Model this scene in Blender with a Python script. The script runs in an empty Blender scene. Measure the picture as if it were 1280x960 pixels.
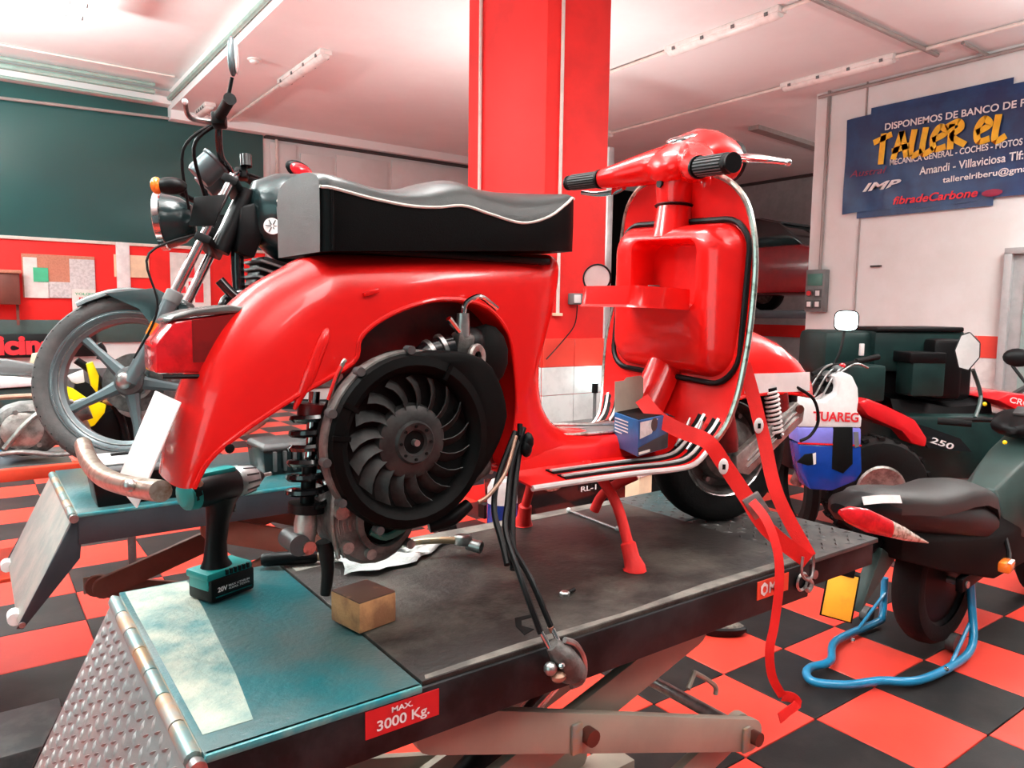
import bpy, bmesh, math, random
from mathutils import Vector as V, Matrix, Euler
random.seed(7)
scene = bpy.context.scene
COL = scene.collection
R = math.radians

# ---------------------------------------------------------------- camera
CAMH = 1.425
FPX = 928.3
cam_d = bpy.data.cameras.new('camera'); cam = bpy.data.objects.new('camera', cam_d); COL.objects.link(cam)
cam_d.sensor_width = 36.0; cam_d.lens = 36.0 * FPX / 1280.0; cam_d.clip_start = 0.05; cam_d.clip_end = 100
_yaw, _p, _r = R(53.857), R(5.511), R(0.78)
C_F = V((math.cos(_yaw)*math.cos(_p), math.sin(_yaw)*math.cos(_p), -math.sin(_p)))
_rt = V((math.sin(_yaw), -math.cos(_yaw), 0)); _up = _rt.cross(C_F)
C_R = math.cos(_r)*_rt + math.sin(_r)*_up; C_U = -math.sin(_r)*_rt + math.cos(_r)*_up
cam.matrix_world = Matrix(((C_R.x, C_U.x, -C_F.x, 0), (C_R.y, C_U.y, -C_F.y, 0), (C_R.z, C_U.z, -C_F.z, CAMH), (0, 0, 0, 1)))
scene.camera = cam

# ---------------------------------------------------------------- world, lights, exposure
scene.view_settings.view_transform = 'Standard'; scene.view_settings.look = 'None'
scene.view_settings.exposure = -0.05; scene.view_settings.gamma = 1.0
scene.view_settings.use_curve_mapping = False
w = bpy.data.worlds.new('world'); scene.world = w; w.use_nodes = True
w.node_tree.nodes['Background'].inputs[0].default_value = (0.85, 0.97, 1.0, 1)
w.node_tree.nodes['Background'].inputs[1].default_value = 0.15
def area(name, loc, target, sx, sy, power, color=(1, 1, 1)):
    l = bpy.data.lights.new(name, 'AREA'); l.shape = 'RECTANGLE'; l.size = sx; l.size_y = sy; l.energy = power; l.color = color
    o = bpy.data.objects.new(name, l); COL.objects.link(o); o.location = loc
    o.rotation_euler = (V(target) - V(loc)).to_track_quat('-Z', 'Y').to_euler()
    return o
def fill_pair(x, y, z, down, up, color):          # unseen area lights added as fill, one down and one up
    area('unseen_fill_down', (x, y, z), (x+0.001, y, 0), 0.4, 1.5, down, color)
    area('unseen_fill_up', (x, y, z+0.05), (x+0.001, y, 9), 0.4, 1.5, up, color)
fill_pair(0.1, -0.9, 3.35, 20, 90, (1, 0.97, 0.93))
fill_pair(0.9, 2.0, 3.45, 62, 140, (1, 0.98, 0.96))
fill_pair(2.6, -0.9, 3.35, 42, 90, (1, 0.97, 0.93))
fill_pair(-1.5, 3.0, 3.35, 85, 240, (0.90, 1, 0.98))
fill_pair(5.3, 0.6, 3.35, 55, 85, (1, 0.97, 0.93))
fill_pair(7.0, 1.6, 3.30, 65, 40, (1, 0.98, 0.95))
fill_pair(10.6, 3.9, 3.1, 90, 60, (1, 0.98, 0.95))
fill_pair(-1.3, 7.6, 3.30, 130, 880, (0.92, 1, 0.98))
fill_pair(4.50, 5.75, 1.9, 20, 68, (1, 0.96, 0.93))
area('workshop_door_light', (-3.2, 0.4, 1.7), (1.0, 1.5, 0.9), 2.6, 2.6, 42, (0.60, 1.0, 0.97))

# ---------------------------------------------------------------- pixel rays at a known plane
def ray(px, py): return C_F + C_R*((px-640)/FPX) + C_U*((480-py)/FPX)
def PY(px, py, Y):
    d = ray(px, py); t = Y/d.y; return V((d.x*t, Y, CAMH+d.z*t))
def PX(px, py, X):
    d = ray(px, py); t = X/d.x; return V((X, d.y*t, CAMH+d.z*t))
def PZ(px, py, Z):
    d = ray(px, py); t = (Z-CAMH)/d.z; return V((d.x*t, d.y*t, Z))
def PD(px, py, D): 
    d = ray(px, py)*D; return V((d.x, d.y, CAMH+d.z))
def proj(p):
    q = V(p)-V((0, 0, CAMH)); z = q.dot(C_F)
    return (640+FPX*q.dot(C_R)/z, 480-FPX*q.dot(C_U)/z, z)

# ---------------------------------------------------------------- materials
MATS = {}
def mat(name, col, rough=0.5, metal=0.0, col2=None, nscale=8.0, thr=(0.42, 0.6), bump=0.0, bscale=60.0, coat=0.0, emit=0.0, alpha=1.0, trans=0.0, detail=6.0, spec=0.5):
    m = bpy.data.materials.new(name); m.use_nodes = True; nt = m.node_tree; b = nt.nodes['Principled BSDF']
    b.inputs['Base Color'].default_value = (*col, 1); b.inputs['Roughness'].default_value = rough; b.inputs['Metallic'].default_value = metal
    b.inputs['Coat Weight'].default_value = coat; b.inputs['Coat Roughness'].default_value = 0.04
    b.inputs['Specular IOR Level'].default_value = spec
    if emit: b.inputs['Emission Color'].default_value = (*col, 1); b.inputs['Emission Strength'].default_value = emit
    if trans: b.inputs['Transmission Weight'].default_value = trans
    b.inputs['Alpha'].default_value = alpha
    tc = nt.nodes.new('ShaderNodeTexCoord')
    def noise(sc, det=6.0):
        n = nt.nodes.new('ShaderNodeTexNoise'); n.inputs['Scale'].default_value = sc; n.inputs['Detail'].default_value = det
        n.inputs['Roughness'].default_value = 0.62
        nt.links.new(tc.outputs['Object'], n.inputs['Vector']); return n
    if col2 is None: col2 = tuple(c*0.86 for c in col)
    n = noise(nscale, detail); r = nt.nodes.new('ShaderNodeValToRGB')
    r.color_ramp.elements[0].position = thr[0]; r.color_ramp.elements[1].position = thr[1]
    r.color_ramp.elements[0].color = (*col, 1); r.color_ramp.elements[1].color = (*col2, 1)
    nt.links.new(n.outputs['Fac'], r.inputs['Fac']); nt.links.new(r.outputs['Color'], b.inputs['Base Color'])
    if bump:
        n2 = noise(bscale); bp = nt.nodes.new('ShaderNodeBump'); bp.inputs['Strength'].default_value = bump; bp.inputs['Distance'].default_value = 0.01
        nt.links.new(n2.outputs['Fac'], bp.inputs['Height']); nt.links.new(bp.outputs['Normal'], b.inputs['Normal'])
    MATS[name] = m; return m
mat('red_paint', (0.80, 0.010, 0.008), 0.25, coat=0.45, spec=0.35, col2=(0.74, 0.008, 0.007), nscale=3)
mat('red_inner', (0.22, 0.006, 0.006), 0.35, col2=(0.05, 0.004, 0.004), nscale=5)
mat('red_strap', (0.85, 0.015, 0.012), 0.6, bump=0.15, bscale=300)
mat('red_wall', (0.84, 0.025, 0.022), 0.55, nscale=2, spec=0.25)
mat('red_tile', (0.80, 0.060, 0.036), 0.38, col2=(0.74, 0.05, 0.03), nscale=3, bump=0.05, bscale=120)
mat('black_tile', (0.011, 0.0105, 0.0105), 0.45, spec=0.3, col2=(0.035, 0.03, 0.028), nscale=5, thr=(0.45, 0.8), bump=0.05, bscale=120)
mat('white_wall', (0.77, 0.80, 0.79), 0.7, col2=(0.72, 0.74, 0.72), nscale=1.5)
mat('ceiling_paint', (0.84, 0.86, 0.85), 0.8, col2=(0.80, 0.81, 0.80), nscale=0.7)
mat('white_tile', (0.82, 0.83, 0.81), 0.25)
mat('grey_paint', (0.42, 0.43, 0.43), 0.5)
mat('green_wall', (0.018, 0.075, 0.075), 0.28, col2=(0.03, 0.105, 0.10), nscale=0.35, detail=1)
mat('dark_green', (0.03, 0.06, 0.055), 0.5)
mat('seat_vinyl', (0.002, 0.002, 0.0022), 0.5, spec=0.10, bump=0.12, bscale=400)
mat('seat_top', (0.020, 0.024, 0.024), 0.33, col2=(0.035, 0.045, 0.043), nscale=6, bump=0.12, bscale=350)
mat('seat_grey', (0.10, 0.105, 0.105), 0.42, bump=0.12, bscale=400)
mat('piping', (0.72, 0.72, 0.66), 0.5)
mat('black_plastic', (0.004, 0.004, 0.0045), 0.42, spec=0.2)
mat('cover_black', (0.002, 0.002, 0.002), 0.55, spec=0.10)
mat('hood', (0.16, 0.165, 0.16), 0.25, 0.6)
mat('black_matte', (0.003, 0.003, 0.003), 0.75, spec=0.15)
mat('black_gloss', (0.008, 0.008, 0.009), 0.18, coat=0.3)
mat('dark_grey', (0.05, 0.052, 0.054), 0.5, col2=(0.08, 0.08, 0.08), nscale=15)
mat('mid_grey', (0.16, 0.165, 0.165), 0.5)
mat('rubber', (0.006, 0.006, 0.006), 0.7, spec=0.2, bump=0.2, bscale=80)
mat('tyre_grey', (0.05, 0.05, 0.05), 0.75, col2=(0.085, 0.08, 0.078), nscale=10, bump=0.2, bscale=80)
mat('chrome', (0.82, 0.82, 0.82), 0.14, 1.0, col2=(0.6, 0.6, 0.6), nscale=20)
mat('bright_trim', (0.86, 0.86, 0.84), 0.3, 0.35)
mat('worn_chrome', (0.62, 0.60, 0.54), 0.30, 1.0, col2=(0.22, 0.19, 0.14), nscale=45, thr=(0.5, 0.66))
mat('rusty_chrome', (0.55, 0.50, 0.42), 0.32, 0.9, col2=(0.25, 0.14, 0.08), nscale=40, thr=(0.45, 0.68))
mat('alloy', (0.55, 0.53, 0.50), 0.42, 0.75, col2=(0.28, 0.26, 0.24), nscale=18, bump=0.2, bscale=120)
mat('alloy_dark', (0.20, 0.19, 0.18), 0.5, 0.5, col2=(0.08, 0.075, 0.07), nscale=16, bump=0.25, bscale=90)
mat('fan_alloy', (0.045, 0.044, 0.043), 0.45, 0.25, spec=0.3, col2=(0.022, 0.022, 0.022), nscale=22)
mat('steel', (0.45, 0.45, 0.44), 0.35, 0.9, col2=(0.3, 0.29, 0.28), nscale=30)
mat('moto_teal', (0.012, 0.028, 0.030), 0.25, coat=0.25)
mat('moto_grey', (0.13, 0.16, 0.17), 0.35, 0.5)
mat('lens_red', (0.75, 0.012, 0.02), 0.12, coat=0.6, nscale=25, col2=(0.5, 0.01, 0.015))
mat('lens_orange', (0.95, 0.22, 0.02), 0.15, coat=0.5)
mat('lens_clear', (0.75, 0.66, 0.56), 0.15, 0.3, col2=(0.35, 0.27, 0.2), nscale=60, coat=0.5)
mat('white_plastic', (0.86, 0.86, 0.85), 0.4)
mat('white_bright', (0.95, 0.95, 0.94), 0.4)
mat('white_paper', (0.85, 0.84, 0.80), 0.8)
mat('grey_paper', (0.66, 0.66, 0.66), 0.8, col2=(0.5, 0.5, 0.5), nscale=30)
mat('cork', (0.50, 0.20, 0.13), 0.85, col2=(0.42, 0.16, 0.10), nscale=60)
mat('paper_green', (0.05, 0.42, 0.22), 0.7)
mat('paper_cream', (0.85, 0.66, 0.45), 0.8)
mat('teal_deck', (0.008, 0.10, 0.115), 0.28, col2=(0.055, 0.10, 0.10), nscale=4.5, thr=(0.42, 0.62), bump=0.22, bscale=70)
mat('teal_edge', (0.02, 0.22, 0.26), 0.3, col2=(0.10, 0.28, 0.28), nscale=25)
mat('pale_band', (0.42, 0.45, 0.37), 0.42, col2=(0.07, 0.20, 0.20), nscale=9, thr=(0.42, 0.68), bump=0.4, bscale=60)
mat('mat_board', (0.022, 0.017, 0.015), 0.5, col2=(0.13, 0.12, 0.10), nscale=5, thr=(0.46, 0.80), spec=0.35, bump=0.3, bscale=60)
mat('board_edge', (0.20, 0.19, 0.165), 0.55, col2=(0.10, 0.095, 0.085), nscale=14, bump=0.2, bscale=80)
mat('lift_black', (0.004, 0.0045, 0.005), 0.5, spec=0.25, col2=(0.02, 0.02, 0.022), nscale=8)
mat('lift_blue', (0.022, 0.035, 0.045), 0.4, col2=(0.035, 0.05, 0.06), nscale=5)
mat('diamond', (0.25, 0.26, 0.26), 0.42, 0.5, col2=(0.30, 0.27, 0.26), nscale=5, bump=0.08, bscale=50)
mat('diamond_dark', (0.045, 0.045, 0.045), 0.5, 0.2, col2=(0.09, 0.085, 0.08), nscale=9)
mat('ramp_grey', (0.30, 0.33, 0.31), 0.5, 0.3, col2=(0.42, 0.40, 0.36), nscale=9, bump=0.2, bscale=50)
mat('hinge_teal', (0.25, 0.40, 0.40), 0.35, 0.6, col2=(0.5, 0.36, 0.22), nscale=9, thr=(0.5, 0.62))
mat('hinge_rust', (0.42, 0.30, 0.20), 0.5, 0.4, col2=(0.30, 0.33, 0.32), nscale=20)
mat('arm_beige', (0.36, 0.31, 0.25), 0.45, col2=(0.31, 0.27, 0.22), nscale=4)
mat('arm_brown', (0.24, 0.10, 0.07), 0.6)
mat('rust_red', (0.12, 0.03, 0.02), 0.5, 0.3)
mat('label_red', (0.62, 0.015, 0.02), 0.4)
mat('label_orange', (0.85, 0.07, 0.03), 0.4)
mat('blue_tube', (0.012, 0.26, 0.50), 0.3, coat=0.3)
mat('blue_plastic', (0.006, 0.045, 0.30), 0.25, coat=0.4)
mat('blue_violet', (0.22, 0.22, 0.72), 0.3)
mat('plate_yellow', (0.95, 0.46, 0.03), 0.45, col2=(0.75, 0.34, 0.03), nscale=18, thr=(0.5, 0.75))
mat('yellow_plastic', (0.95, 0.72, 0.0), 0.35)
mat('banner_blue', (0.004, 0.022, 0.10), 0.36, col2=(0.008, 0.05, 0.16), nscale=3, bump=0.25, bscale=5)
mat('banner_yellow', (0.95, 0.55, 0.02), 0.5)
mat('banner_white', (0.85, 0.85, 0.85), 0.5)
mat('banner_red', (0.80, 0.02, 0.03), 0.5)
mat('banner_darkred', (0.30, 0.01, 0.05), 0.5)
mat('wood', (0.50, 0.24, 0.10), 0.7, col2=(0.26, 0.11, 0.05), nscale=14, bump=0.3, bscale=60)
mat('wood_oily', (0.10, 0.05, 0.035), 0.45, col2=(0.34, 0.16, 0.08), nscale=22, thr=(0.55, 0.72))
mat('rag', (0.80, 0.82, 0.80), 0.9, col2=(0.62, 0.68, 0.66), nscale=10, bump=0.4, bscale=120)
mat('drill_teal', (0.0, 0.24, 0.23), 0.42)
mat('drill_grey', (0.34, 0.38, 0.38), 0.4, 0.5, col2=(0.55, 0.58, 0.57), nscale=20)
mat('cardboard', (0.42, 0.36, 0.29), 0.85)
mat('box_blue', (0.012, 0.12, 0.33), 0.4, col2=(0.008, 0.06, 0.2), nscale=10)
mat('box_black', (0.012, 0.014, 0.02), 0.4)
mat('quad_teal', (0.006, 0.022, 0.021), 0.4, spec=0.3, col2=(0.010, 0.035, 0.032), nscale=4)
mat('quad_red', (0.80, 0.014, 0.02), 0.2, coat=0.5)
mat('moped_seat', (0.024, 0.0235, 0.0225), 0.5, bump=0.12, bscale=300)
mat('car_red', (0.20, 0.008, 0.012), 0.2, coat=0.5)
mat('glass_dark', (0.01, 0.012, 0.013), 0.06)
mat('glass_teal', (0.30, 0.42, 0.40), 0.15)
mat('mirror_glass', (0.88, 0.86, 0.84), 0.22, 0.35)
mat('lamp_and_glare', (0.80, 1.0, 1.0), 0.3, emit=22.0)  # glow of the work bulb, also glare put on the enduro mirror
mat('tube_white', (0.86, 0.84, 0.80), 0.35)
mat('tube_lit', (0.98, 1.0, 0.98), 0.35, emit=7.0)
mat('green_light', (0.06, 0.20, 0.16), 0.4)
mat('pipe_green', (0.30, 0.42, 0.37), 0.4)
mat('conduit', (0.36, 0.32, 0.30), 0.5)
mat('conduit_white', (0.80, 0.74, 0.68), 0.5)
mat('dark_line', (0.05, 0.04, 0.04), 0.7)
mat('copper', (0.45, 0.26, 0.18), 0.45, 0.7, col2=(0.30, 0.2, 0.15), nscale=30)
mat('bright_blue', (0.02, 0.30, 0.75), 0.4)
mat('drain_grit', (0.20, 0.17, 0.14), 0.8, col2=(0.08, 0.07, 0.06), nscale=50)

# ---------------------------------------------------------------- mesh building
def frame(d):
    d = V(d).normalized(); a = V((0, 0, 1)) if abs(d.z) < 0.9 else V((1, 0, 0))
    u = d.cross(a).normalized(); return d, u, d.cross(u).normalized()
def spline(pts, n=6):
    P = [V(p) for p in pts]; out = []
    for i in range(len(P)-1):
        p0 = P[max(i-1, 0)]; p1 = P[i]; p2 = P[i+1]; p3 = P[min(i+2, len(P)-1)]
        for k in range(n):
            t = k/n
            out.append(0.5*((2*p1)+(p2-p0)*t+(2*p0-5*p1+4*p2-p3)*t*t+(3*p1-p0-3*p2+p3)*t**3))
    out.append(P[-1]); return out
def lerp1(xs, ys, x):
    if x <= xs[0]: return ys[0]
    for i in range(len(xs)-1):
        if x <= xs[i+1]:
            t = (x-xs[i])/(xs[i+1]-xs[i]); t = t*t*(3-2*t)*0.5+t*0.5
            return ys[i]+(ys[i+1]-ys[i])*t
    return ys[-1]
class MB:
    def __init__(s): s.v = []; s.f = []
    def add(s, vs, fs):
        n = len(s.v); s.v += [V(p) for p in vs]; s.f += [tuple(i+n for i in f) for f in fs]; return s
    def box(s, c, size, M=None):
        hx, hy, hz = size[0]/2, size[1]/2, size[2]/2; c = V(c)
        vs = [V((x, y, z)) for x in (-hx, hx) for y in (-hy, hy) for z in (-hz, hz)]
        if M is not None: vs = [M @ p for p in vs]
        return s.add([c+p for p in vs], [(0, 1, 3, 2), (4, 6, 7, 5), (0, 4, 5, 1), (2, 3, 7, 6), (0, 2, 6, 4), (1, 5, 7, 3)])
    def beam(s, a, b, wd, ht, up=(0, 0, 1)):           # rectangular bar from a to b
        a = V(a); b = V(b); d = (b-a).normalized(); u = V(up); sd = d.cross(u).normalized(); u = sd.cross(d).normalized()
        vs = []
        for p in (a, b):
            for i, j in ((-1, -1), (1, -1), (1, 1), (-1, 1)): vs.append(p+sd*(i*wd/2)+u*(j*ht/2))
        return s.add(vs, [(3, 2, 1, 0), (4, 5, 6, 7), (0, 1, 5, 4), (1, 2, 6, 5), (2, 3, 7, 6), (3, 0, 4, 7)])
    def loft(s, rings, caps=True, closed=True, loop=False):
        n = len(rings[0]); vs = [p for r in rings for p in r]; fs = []
        m = len(rings)
        for i in range(m if loop else m-1):
            for j in range(n if closed else n-1):
                a = i*n+j; b = i*n+(j+1) % n; c = ((i+1) % m)*n+(j+1) % n; d = ((i+1) % m)*n+j
                fs.append((a, b, c, d))
        if caps and closed and not loop:
            fs.append(tuple(range(n-1, -1, -1))); fs.append(tuple(range((m-1)*n, m*n)))
        return s.add(vs, fs)
    def tube(s, pts, r, n=10, sm=0, loop=False, caps=True):
        if sm: 
            rs = r if isinstance(r, (list, tuple)) else None
            m = len(pts); P = spline(pts, sm)
            if rs: r = [rs[min(i//sm, m-1)]+(rs[min(i//sm+1, m-1)]-rs[min(i//sm, m-1)])*((i % sm)/sm) for i in range(len(P))]
        else: P = [V(p) for p in pts]
        rings = []; u = None
        for i, p in enumerate(P):
            if loop: d = P[(i+1) % len(P)]-P[i-1]
            else: d = P[min(i+1, len(P)-1)]-P[max(i-1, 0)]
            d = d.normalized() if d.length > 1e-9 else V((0, 0, 1))
            if u is None: _, u, _ = frame(d)
            u = (u-d*u.dot(d)); u = u.normalized() if u.length > 1e-6 else frame(d)[1]
            w_ = d.cross(u); rr = r[i] if isinstance(r, (list, tuple)) else r
            rings.append([p+(u*math.cos(2*math.pi*k/n)+w_*math.sin(2*math.pi*k/n))*rr for k in range(n)])
        return s.loft(rings, caps=caps, loop=loop)
    def cyl(s, a, b, r, r2=None, n=20): return s.tube([a, b], [r, r if r2 is None else r2], n)
    def lathe(s, o, axis, prof, n=28, a0=0.0, a1=360.0, ref=None, closed_prof=False):   # prof: (radius, height along axis)
        o = V(o); d, u, w_ = frame(axis)
        if ref is not None:
            u = V(ref)-d*V(ref).dot(d); u.normalize(); w_ = d.cross(u)
        full = abs(a1-a0) >= 359.9; m = n if full else n+1; rings = []
        for k in range(m):
            t = R(a0+(a1-a0)*k/n); e = u*math.cos(t)+w_*math.sin(t)
            rings.append([o+e*max(p[0], 1e-5)+d*p[1] for p in prof])
        return s.loft(rings, caps=not full and closed_prof, closed=closed_prof, loop=full)
    def sphere(s, c, r, n=14, sc=(1, 1, 1), M=None):
        c = V(c); rings = []
        for i in range(n//2+1):
            t = math.pi*i/(n//2); ring = []
            for k in range(n):
                a = 2*math.pi*k/n; p = V((math.sin(t)*math.cos(a)*sc[0], math.sin(t)*math.sin(a)*sc[1], math.cos(t)*sc[2]))*r
                ring.append(c+(M @ p if M is not None else p))
            rings.append(ring)
        return s.loft(rings, caps=False)
    def prism(s, poly, d):                              # poly: list of 3d points, extruded by vector d
        P = [V(p) for p in poly]; n = len(P); d = V(d)
        fs = [tuple(range(n-1, -1, -1)), tuple(range(n, 2*n))]+[(i, (i+1) % n, n+(i+1) % n, n+i) for i in range(n)]
        return s.add(P+[p+d for p in P], fs)
    def ribbon(s, pts, side, wd, th=0.002, sm=0):        # flat strap along pts
        P = spline(pts, sm) if sm else [V(p) for p in pts]; rings = []
        for i, p in enumerate(P):
            d = (P[min(i+1, len(P)-1)]-P[max(i-1, 0)]).normalized(); sd = V(side)-d*V(side).dot(d); sd.normalize(); nn = d.cross(sd)
            rings.append([p+sd*(a*wd/2)+nn*(b*th/2) for a, b in ((-1, -1), (1, -1), (1, 1), (-1, 1))])
        return s.loft(rings)
    def grid(s, rows, th=0.0):                          # rows of points; th gives the sheet thickness
        m = len(rows); n = len(rows[0]); P = [[V(p) for p in r] for r in rows]
        fs = [(i*n+j, i*n+j+1, (i+1)*n+j+1, (i+1)*n+j) for i in range(m-1) for j in range(n-1)]
        if not th: return s.add([p for r in P for p in r], fs)
        Q = []
        for i in range(m):
            for j in range(n):
                a = P[min(i+1, m-1)][j]-P[max(i-1, 0)][j]; b = P[i][min(j+1, n-1)]-P[i][max(j-1, 0)]
                nn = a.cross(b); nn = nn.normalized() if nn.length > 1e-12 else V((0, 0, 1)); Q.append(P[i][j]+nn*th)
        k = m*n; bd = [(0, j) for j in range(n)]+[(i, n-1) for i in range(1, m)]+[(m-1, j) for j in range(n-2, -1, -1)]+[(i, 0) for i in range(m-2, 0, -1)]
        ids = [i*n+j for i, j in bd]; e = [(ids[q], ids[(q+1) % len(ids)], k+ids[(q+1) % len(ids)], k+ids[q]) for q in range(len(ids))]
        return s.add([p for r in P for p in r]+Q, fs+[tuple(k+x for x in reversed(f)) for f in fs]+e)
    def build(s, name, m, parent=None, bev=0.0, smooth=True, ang=38, M=None, seg=2):
        off = WORLD.get(parent.name, V((0, 0, 0))) if parent is not None else V((0, 0, 0))
        vs = [(M @ p if M is not None else p)-off for p in s.v]
        me = bpy.data.meshes.new(name); me.from_pydata([tuple(p) for p in vs], [], s.f); me.validate()
        bm = bmesh.new(); bm.from_mesh(me)
        bmesh.ops.remove_doubles(bm, verts=bm.verts, dist=1e-6)
        bmesh.ops.recalc_face_normals(bm, faces=bm.faces)
        if bev:
            ed = [e for e in bm.edges if len(e.link_faces) == 2 and e.calc_face_angle(0) > R(30)]
            bmesh.ops.bevel(bm, geom=ed, offset=bev, segments=seg, affect='EDGES', profile=0.5, clamp_overlap=True)
        bm.to_mesh(me); bm.free()
        if smooth:
            me.polygons.foreach_set('use_smooth', [True]*len(me.polygons)); me.set_sharp_from_angle(angle=R(ang))
        me.materials.append(MATS[m] if isinstance(m, str) else m)
        o = bpy.data.objects.new(name, me); COL.objects.link(o)
        if parent is not None: o.parent = parent; WORLD[o.name] = off
        else: WORLD[o.name] = V((0, 0, 0))
        return o
WORLD = {}
def thing(name, label, cat, loc, group=None):
    o = bpy.data.objects.new(name, None); COL.objects.link(o); o.location = loc; o.empty_display_size = 0.05
    o['label'] = label; o['category'] = cat
    if group: o['group'] = group
    WORLD[o.name] = V(loc); return o
def tag(o, label, cat, group=None):
    o['label'] = label; o['category'] = cat
    if group: o['group'] = group
    return o
def struct(o): o['kind'] = 'structure'; return o
def lettering(s, origin, right, up, height, m, parent, width=None, shear=0.0, name='lettering', ext=0.0006, bold=0.0, font_off=0.0):
    cu = bpy.data.curves.new('txt', 'FONT'); cu.body = s; cu.size = 1; cu.extrude = 0; cu.shear = shear; cu.offset = bold
    to = bpy.data.objects.new('txt', cu); COL.objects.link(to)
    dg = bpy.context.evaluated_depsgraph_get(); me = bpy.data.meshes.new_from_object(to.evaluated_get(dg))
    bpy.data.objects.remove(to); xs = [v.co.x for v in me.vertices]; ys = [v.co.y for v in me.vertices]
    x0, x1, y0, y1 = min(xs), max(xs), min(ys), max(ys)
    sy = height/(y1-y0); sx = width/(x1-x0) if width else sy
    rt = V(right).normalized(); u = V(up).normalized(); nn = rt.cross(u)
    pts = [V(origin)+rt*((v.co.x-x0)*sx)+u*((v.co.y-y0)*sy)+nn*ext for v in me.vertices]
    polys = [tuple(p.vertices) for p in me.polygons]; lx = [v.co.x for v in me.vertices]
    bpy.data.meshes.remove(me); bpy.data.curves.remove(cu)
    spans = sorted((min(lx[i] for i in f), max(lx[i] for i in f), f) for f in polys)     # one object for each word
    words = []; end = None
    for a, b, f in spans:
        if end is None or a > end+0.17: words.append([])
        words[-1].append(f); end = b if end is None else max(end, b)
    o = None
    for wd in words:
        ids = sorted({i for f in wd for i in f}); ix = {i: k for k, i in enumerate(ids)}
        mb = MB(); mb.v = [pts[i] for i in ids]; mb.f = [tuple(ix[i] for i in f) for f in wd]
        o = mb.build(name, m, parent, smooth=False)
    return o
def disc(mb, c, axis, r, t, n=20): c = V(c); a = V(axis).normalized(); return mb.cyl(c, c+a*t, r, n=n)
def sm01(a, b, x): t = max(0, min(1, (x-a)/(b-a))); return t*t*(3-2*t)
# ================================================================ STRUCTURE
ZC, ZCL, YB, XW, XF = 4.045, 4.30, 11.1, 8.25, 12.7
TS, TX, TY = 0.4, 1.9711, 1.7864
def checker_mat():
    m = bpy.data.materials.new('floor_checker'); m.use_nodes = True; nt = m.node_tree; b = nt.nodes['Principled BSDF']
    b.inputs['Roughness'].default_value = 0.4
    tc = nt.nodes.new('ShaderNodeTexCoord'); mp = nt.nodes.new('ShaderNodeMapping'); mp.inputs['Location'].default_value = (-TX, -TY, 0.13)
    ck = nt.nodes.new('ShaderNodeTexChecker'); ck.inputs['Scale'].default_value = 1/TS
    ck.inputs['Color1'].default_value = (0.012, 0.011, 0.011, 1); ck.inputs['Color2'].default_value = (0.80, 0.06, 0.036, 1)
    nt.links.new(tc.outputs['Object'], mp.inputs['Vector']); nt.links.new(mp.outputs['Vector'], ck.inputs['Vector']); nt.links.new(ck.outputs['Color'], b.inputs['Base Color'])
    MATS['floor_checker'] = m
checker_mat()
floor = struct(MB().box((4.5, 4, -0.11), (19, 16, 0.2)).build('floor', 'floor_checker', smooth=False))
tile_me = {}
for cname in ('red_tile', 'black_tile'):
    o = MB().box((0, 0, -0.006), (TS-0.004, TS-0.004, 0.012)).build('tile', cname, floor, bev=0.002, seg=1); tile_me[cname] = o.data
    bpy.data.objects.remove(o)
cells = []
for i in range(-8, 16):
    for j in range(-8, 18):
        x, y = TX+TS*i, TY+TS*j
        P = [proj((x+a*TS, y+b*TS, 0)) for a in (0, 1) for b in (0, 1)]
        if min(p[2] for p in P) < 0.3: continue
        if max(p[0] for p in P) < -20 or min(p[0] for p in P) > 1300 or min(p[1] for p in P) > 980: continue
        d = min(p[2] for p in P)
        if d < 6.3: cells.append((d, i, j, x, y))
cells.sort()
for d, i, j, x, y in cells[:290]:
    o = bpy.data.objects.new('tile', tile_me['red_tile' if (i+j) % 2 else 'black_tile']); COL.objects.link(o); o.parent = floor
    o.location = (x+TS/2, y+TS/2, 0)
    WORLD[o.name] = V((0, 0, 0))

# ceilings: the lower soffit on the right, the higher bay on the left
ceil_r = struct(MB().box(((2.29+13)/2, 4, ZC+0.15), (13-2.29, 16, 0.3)).build('ceiling', 'ceiling_paint', smooth=False))
ceil_l = struct(MB().box(((2.29-5)/2, 4, ZCL+0.1), (2.29+5, 16, 0.2)).build('ceiling_bay', 'ceiling_paint', smooth=False))
# back wall
wb = struct(MB().box((4.0, YB+0.1, 2.1), (18, 0.2, 4.4)).build('wall_back', 'white_wall', smooth=False))
def bpan(name, x0, x1, z0, z1, m, y=0.02, parent=wb, bev=0.004):
    return MB().box(((x0+x1)/2, YB-y/2, (z0+z1)/2), (x1-x0, y, z1-z0)).build(name, m, parent, bev=bev)
bpan('glass_panel', -4.9, 3.56, 2.27, 4.12, 'green_wall', 0.03)
bpan('red_panel', -4.9, 3.56, 1.25, 2.25, 'red_wall', 0.03)
bpan('sill', -4.9, 3.58, 2.235, 2.275, 'conduit_white', 0.06)
bpan('counter_panel', -4.9, 3.56, 0.96, 1.25, 'dark_green', 0.05)
bpan('lower_panel', -4.9, 3.56, 0.0, 0.62, 'dark_grey', 0.03)
bpan('dark_doorway', 9.9, 12.7, 0.0, 3.92, 'black_matte', 0.02)
bpan('red_dado', 4.3, 9.8, 1.03, 1.255, 'red_wall', 0.02)
for x0, x1, z1 in ((3.66, 4.05, 3.85), (4.12, 4.62, 3.75), (4.68, 5.55, 3.8), (5.62, 7.1, 3.85)):
    bpan('door_panel', x0, x1, 0.2, z1, 'white_wall', 0.035, bev=0.008)
MB().tube([(3.75, YB-0.05, 0.2), (3.75, YB-0.05, 3.95)], 0.022, 8).build('conduit', 'conduit_white', wb)
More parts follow.
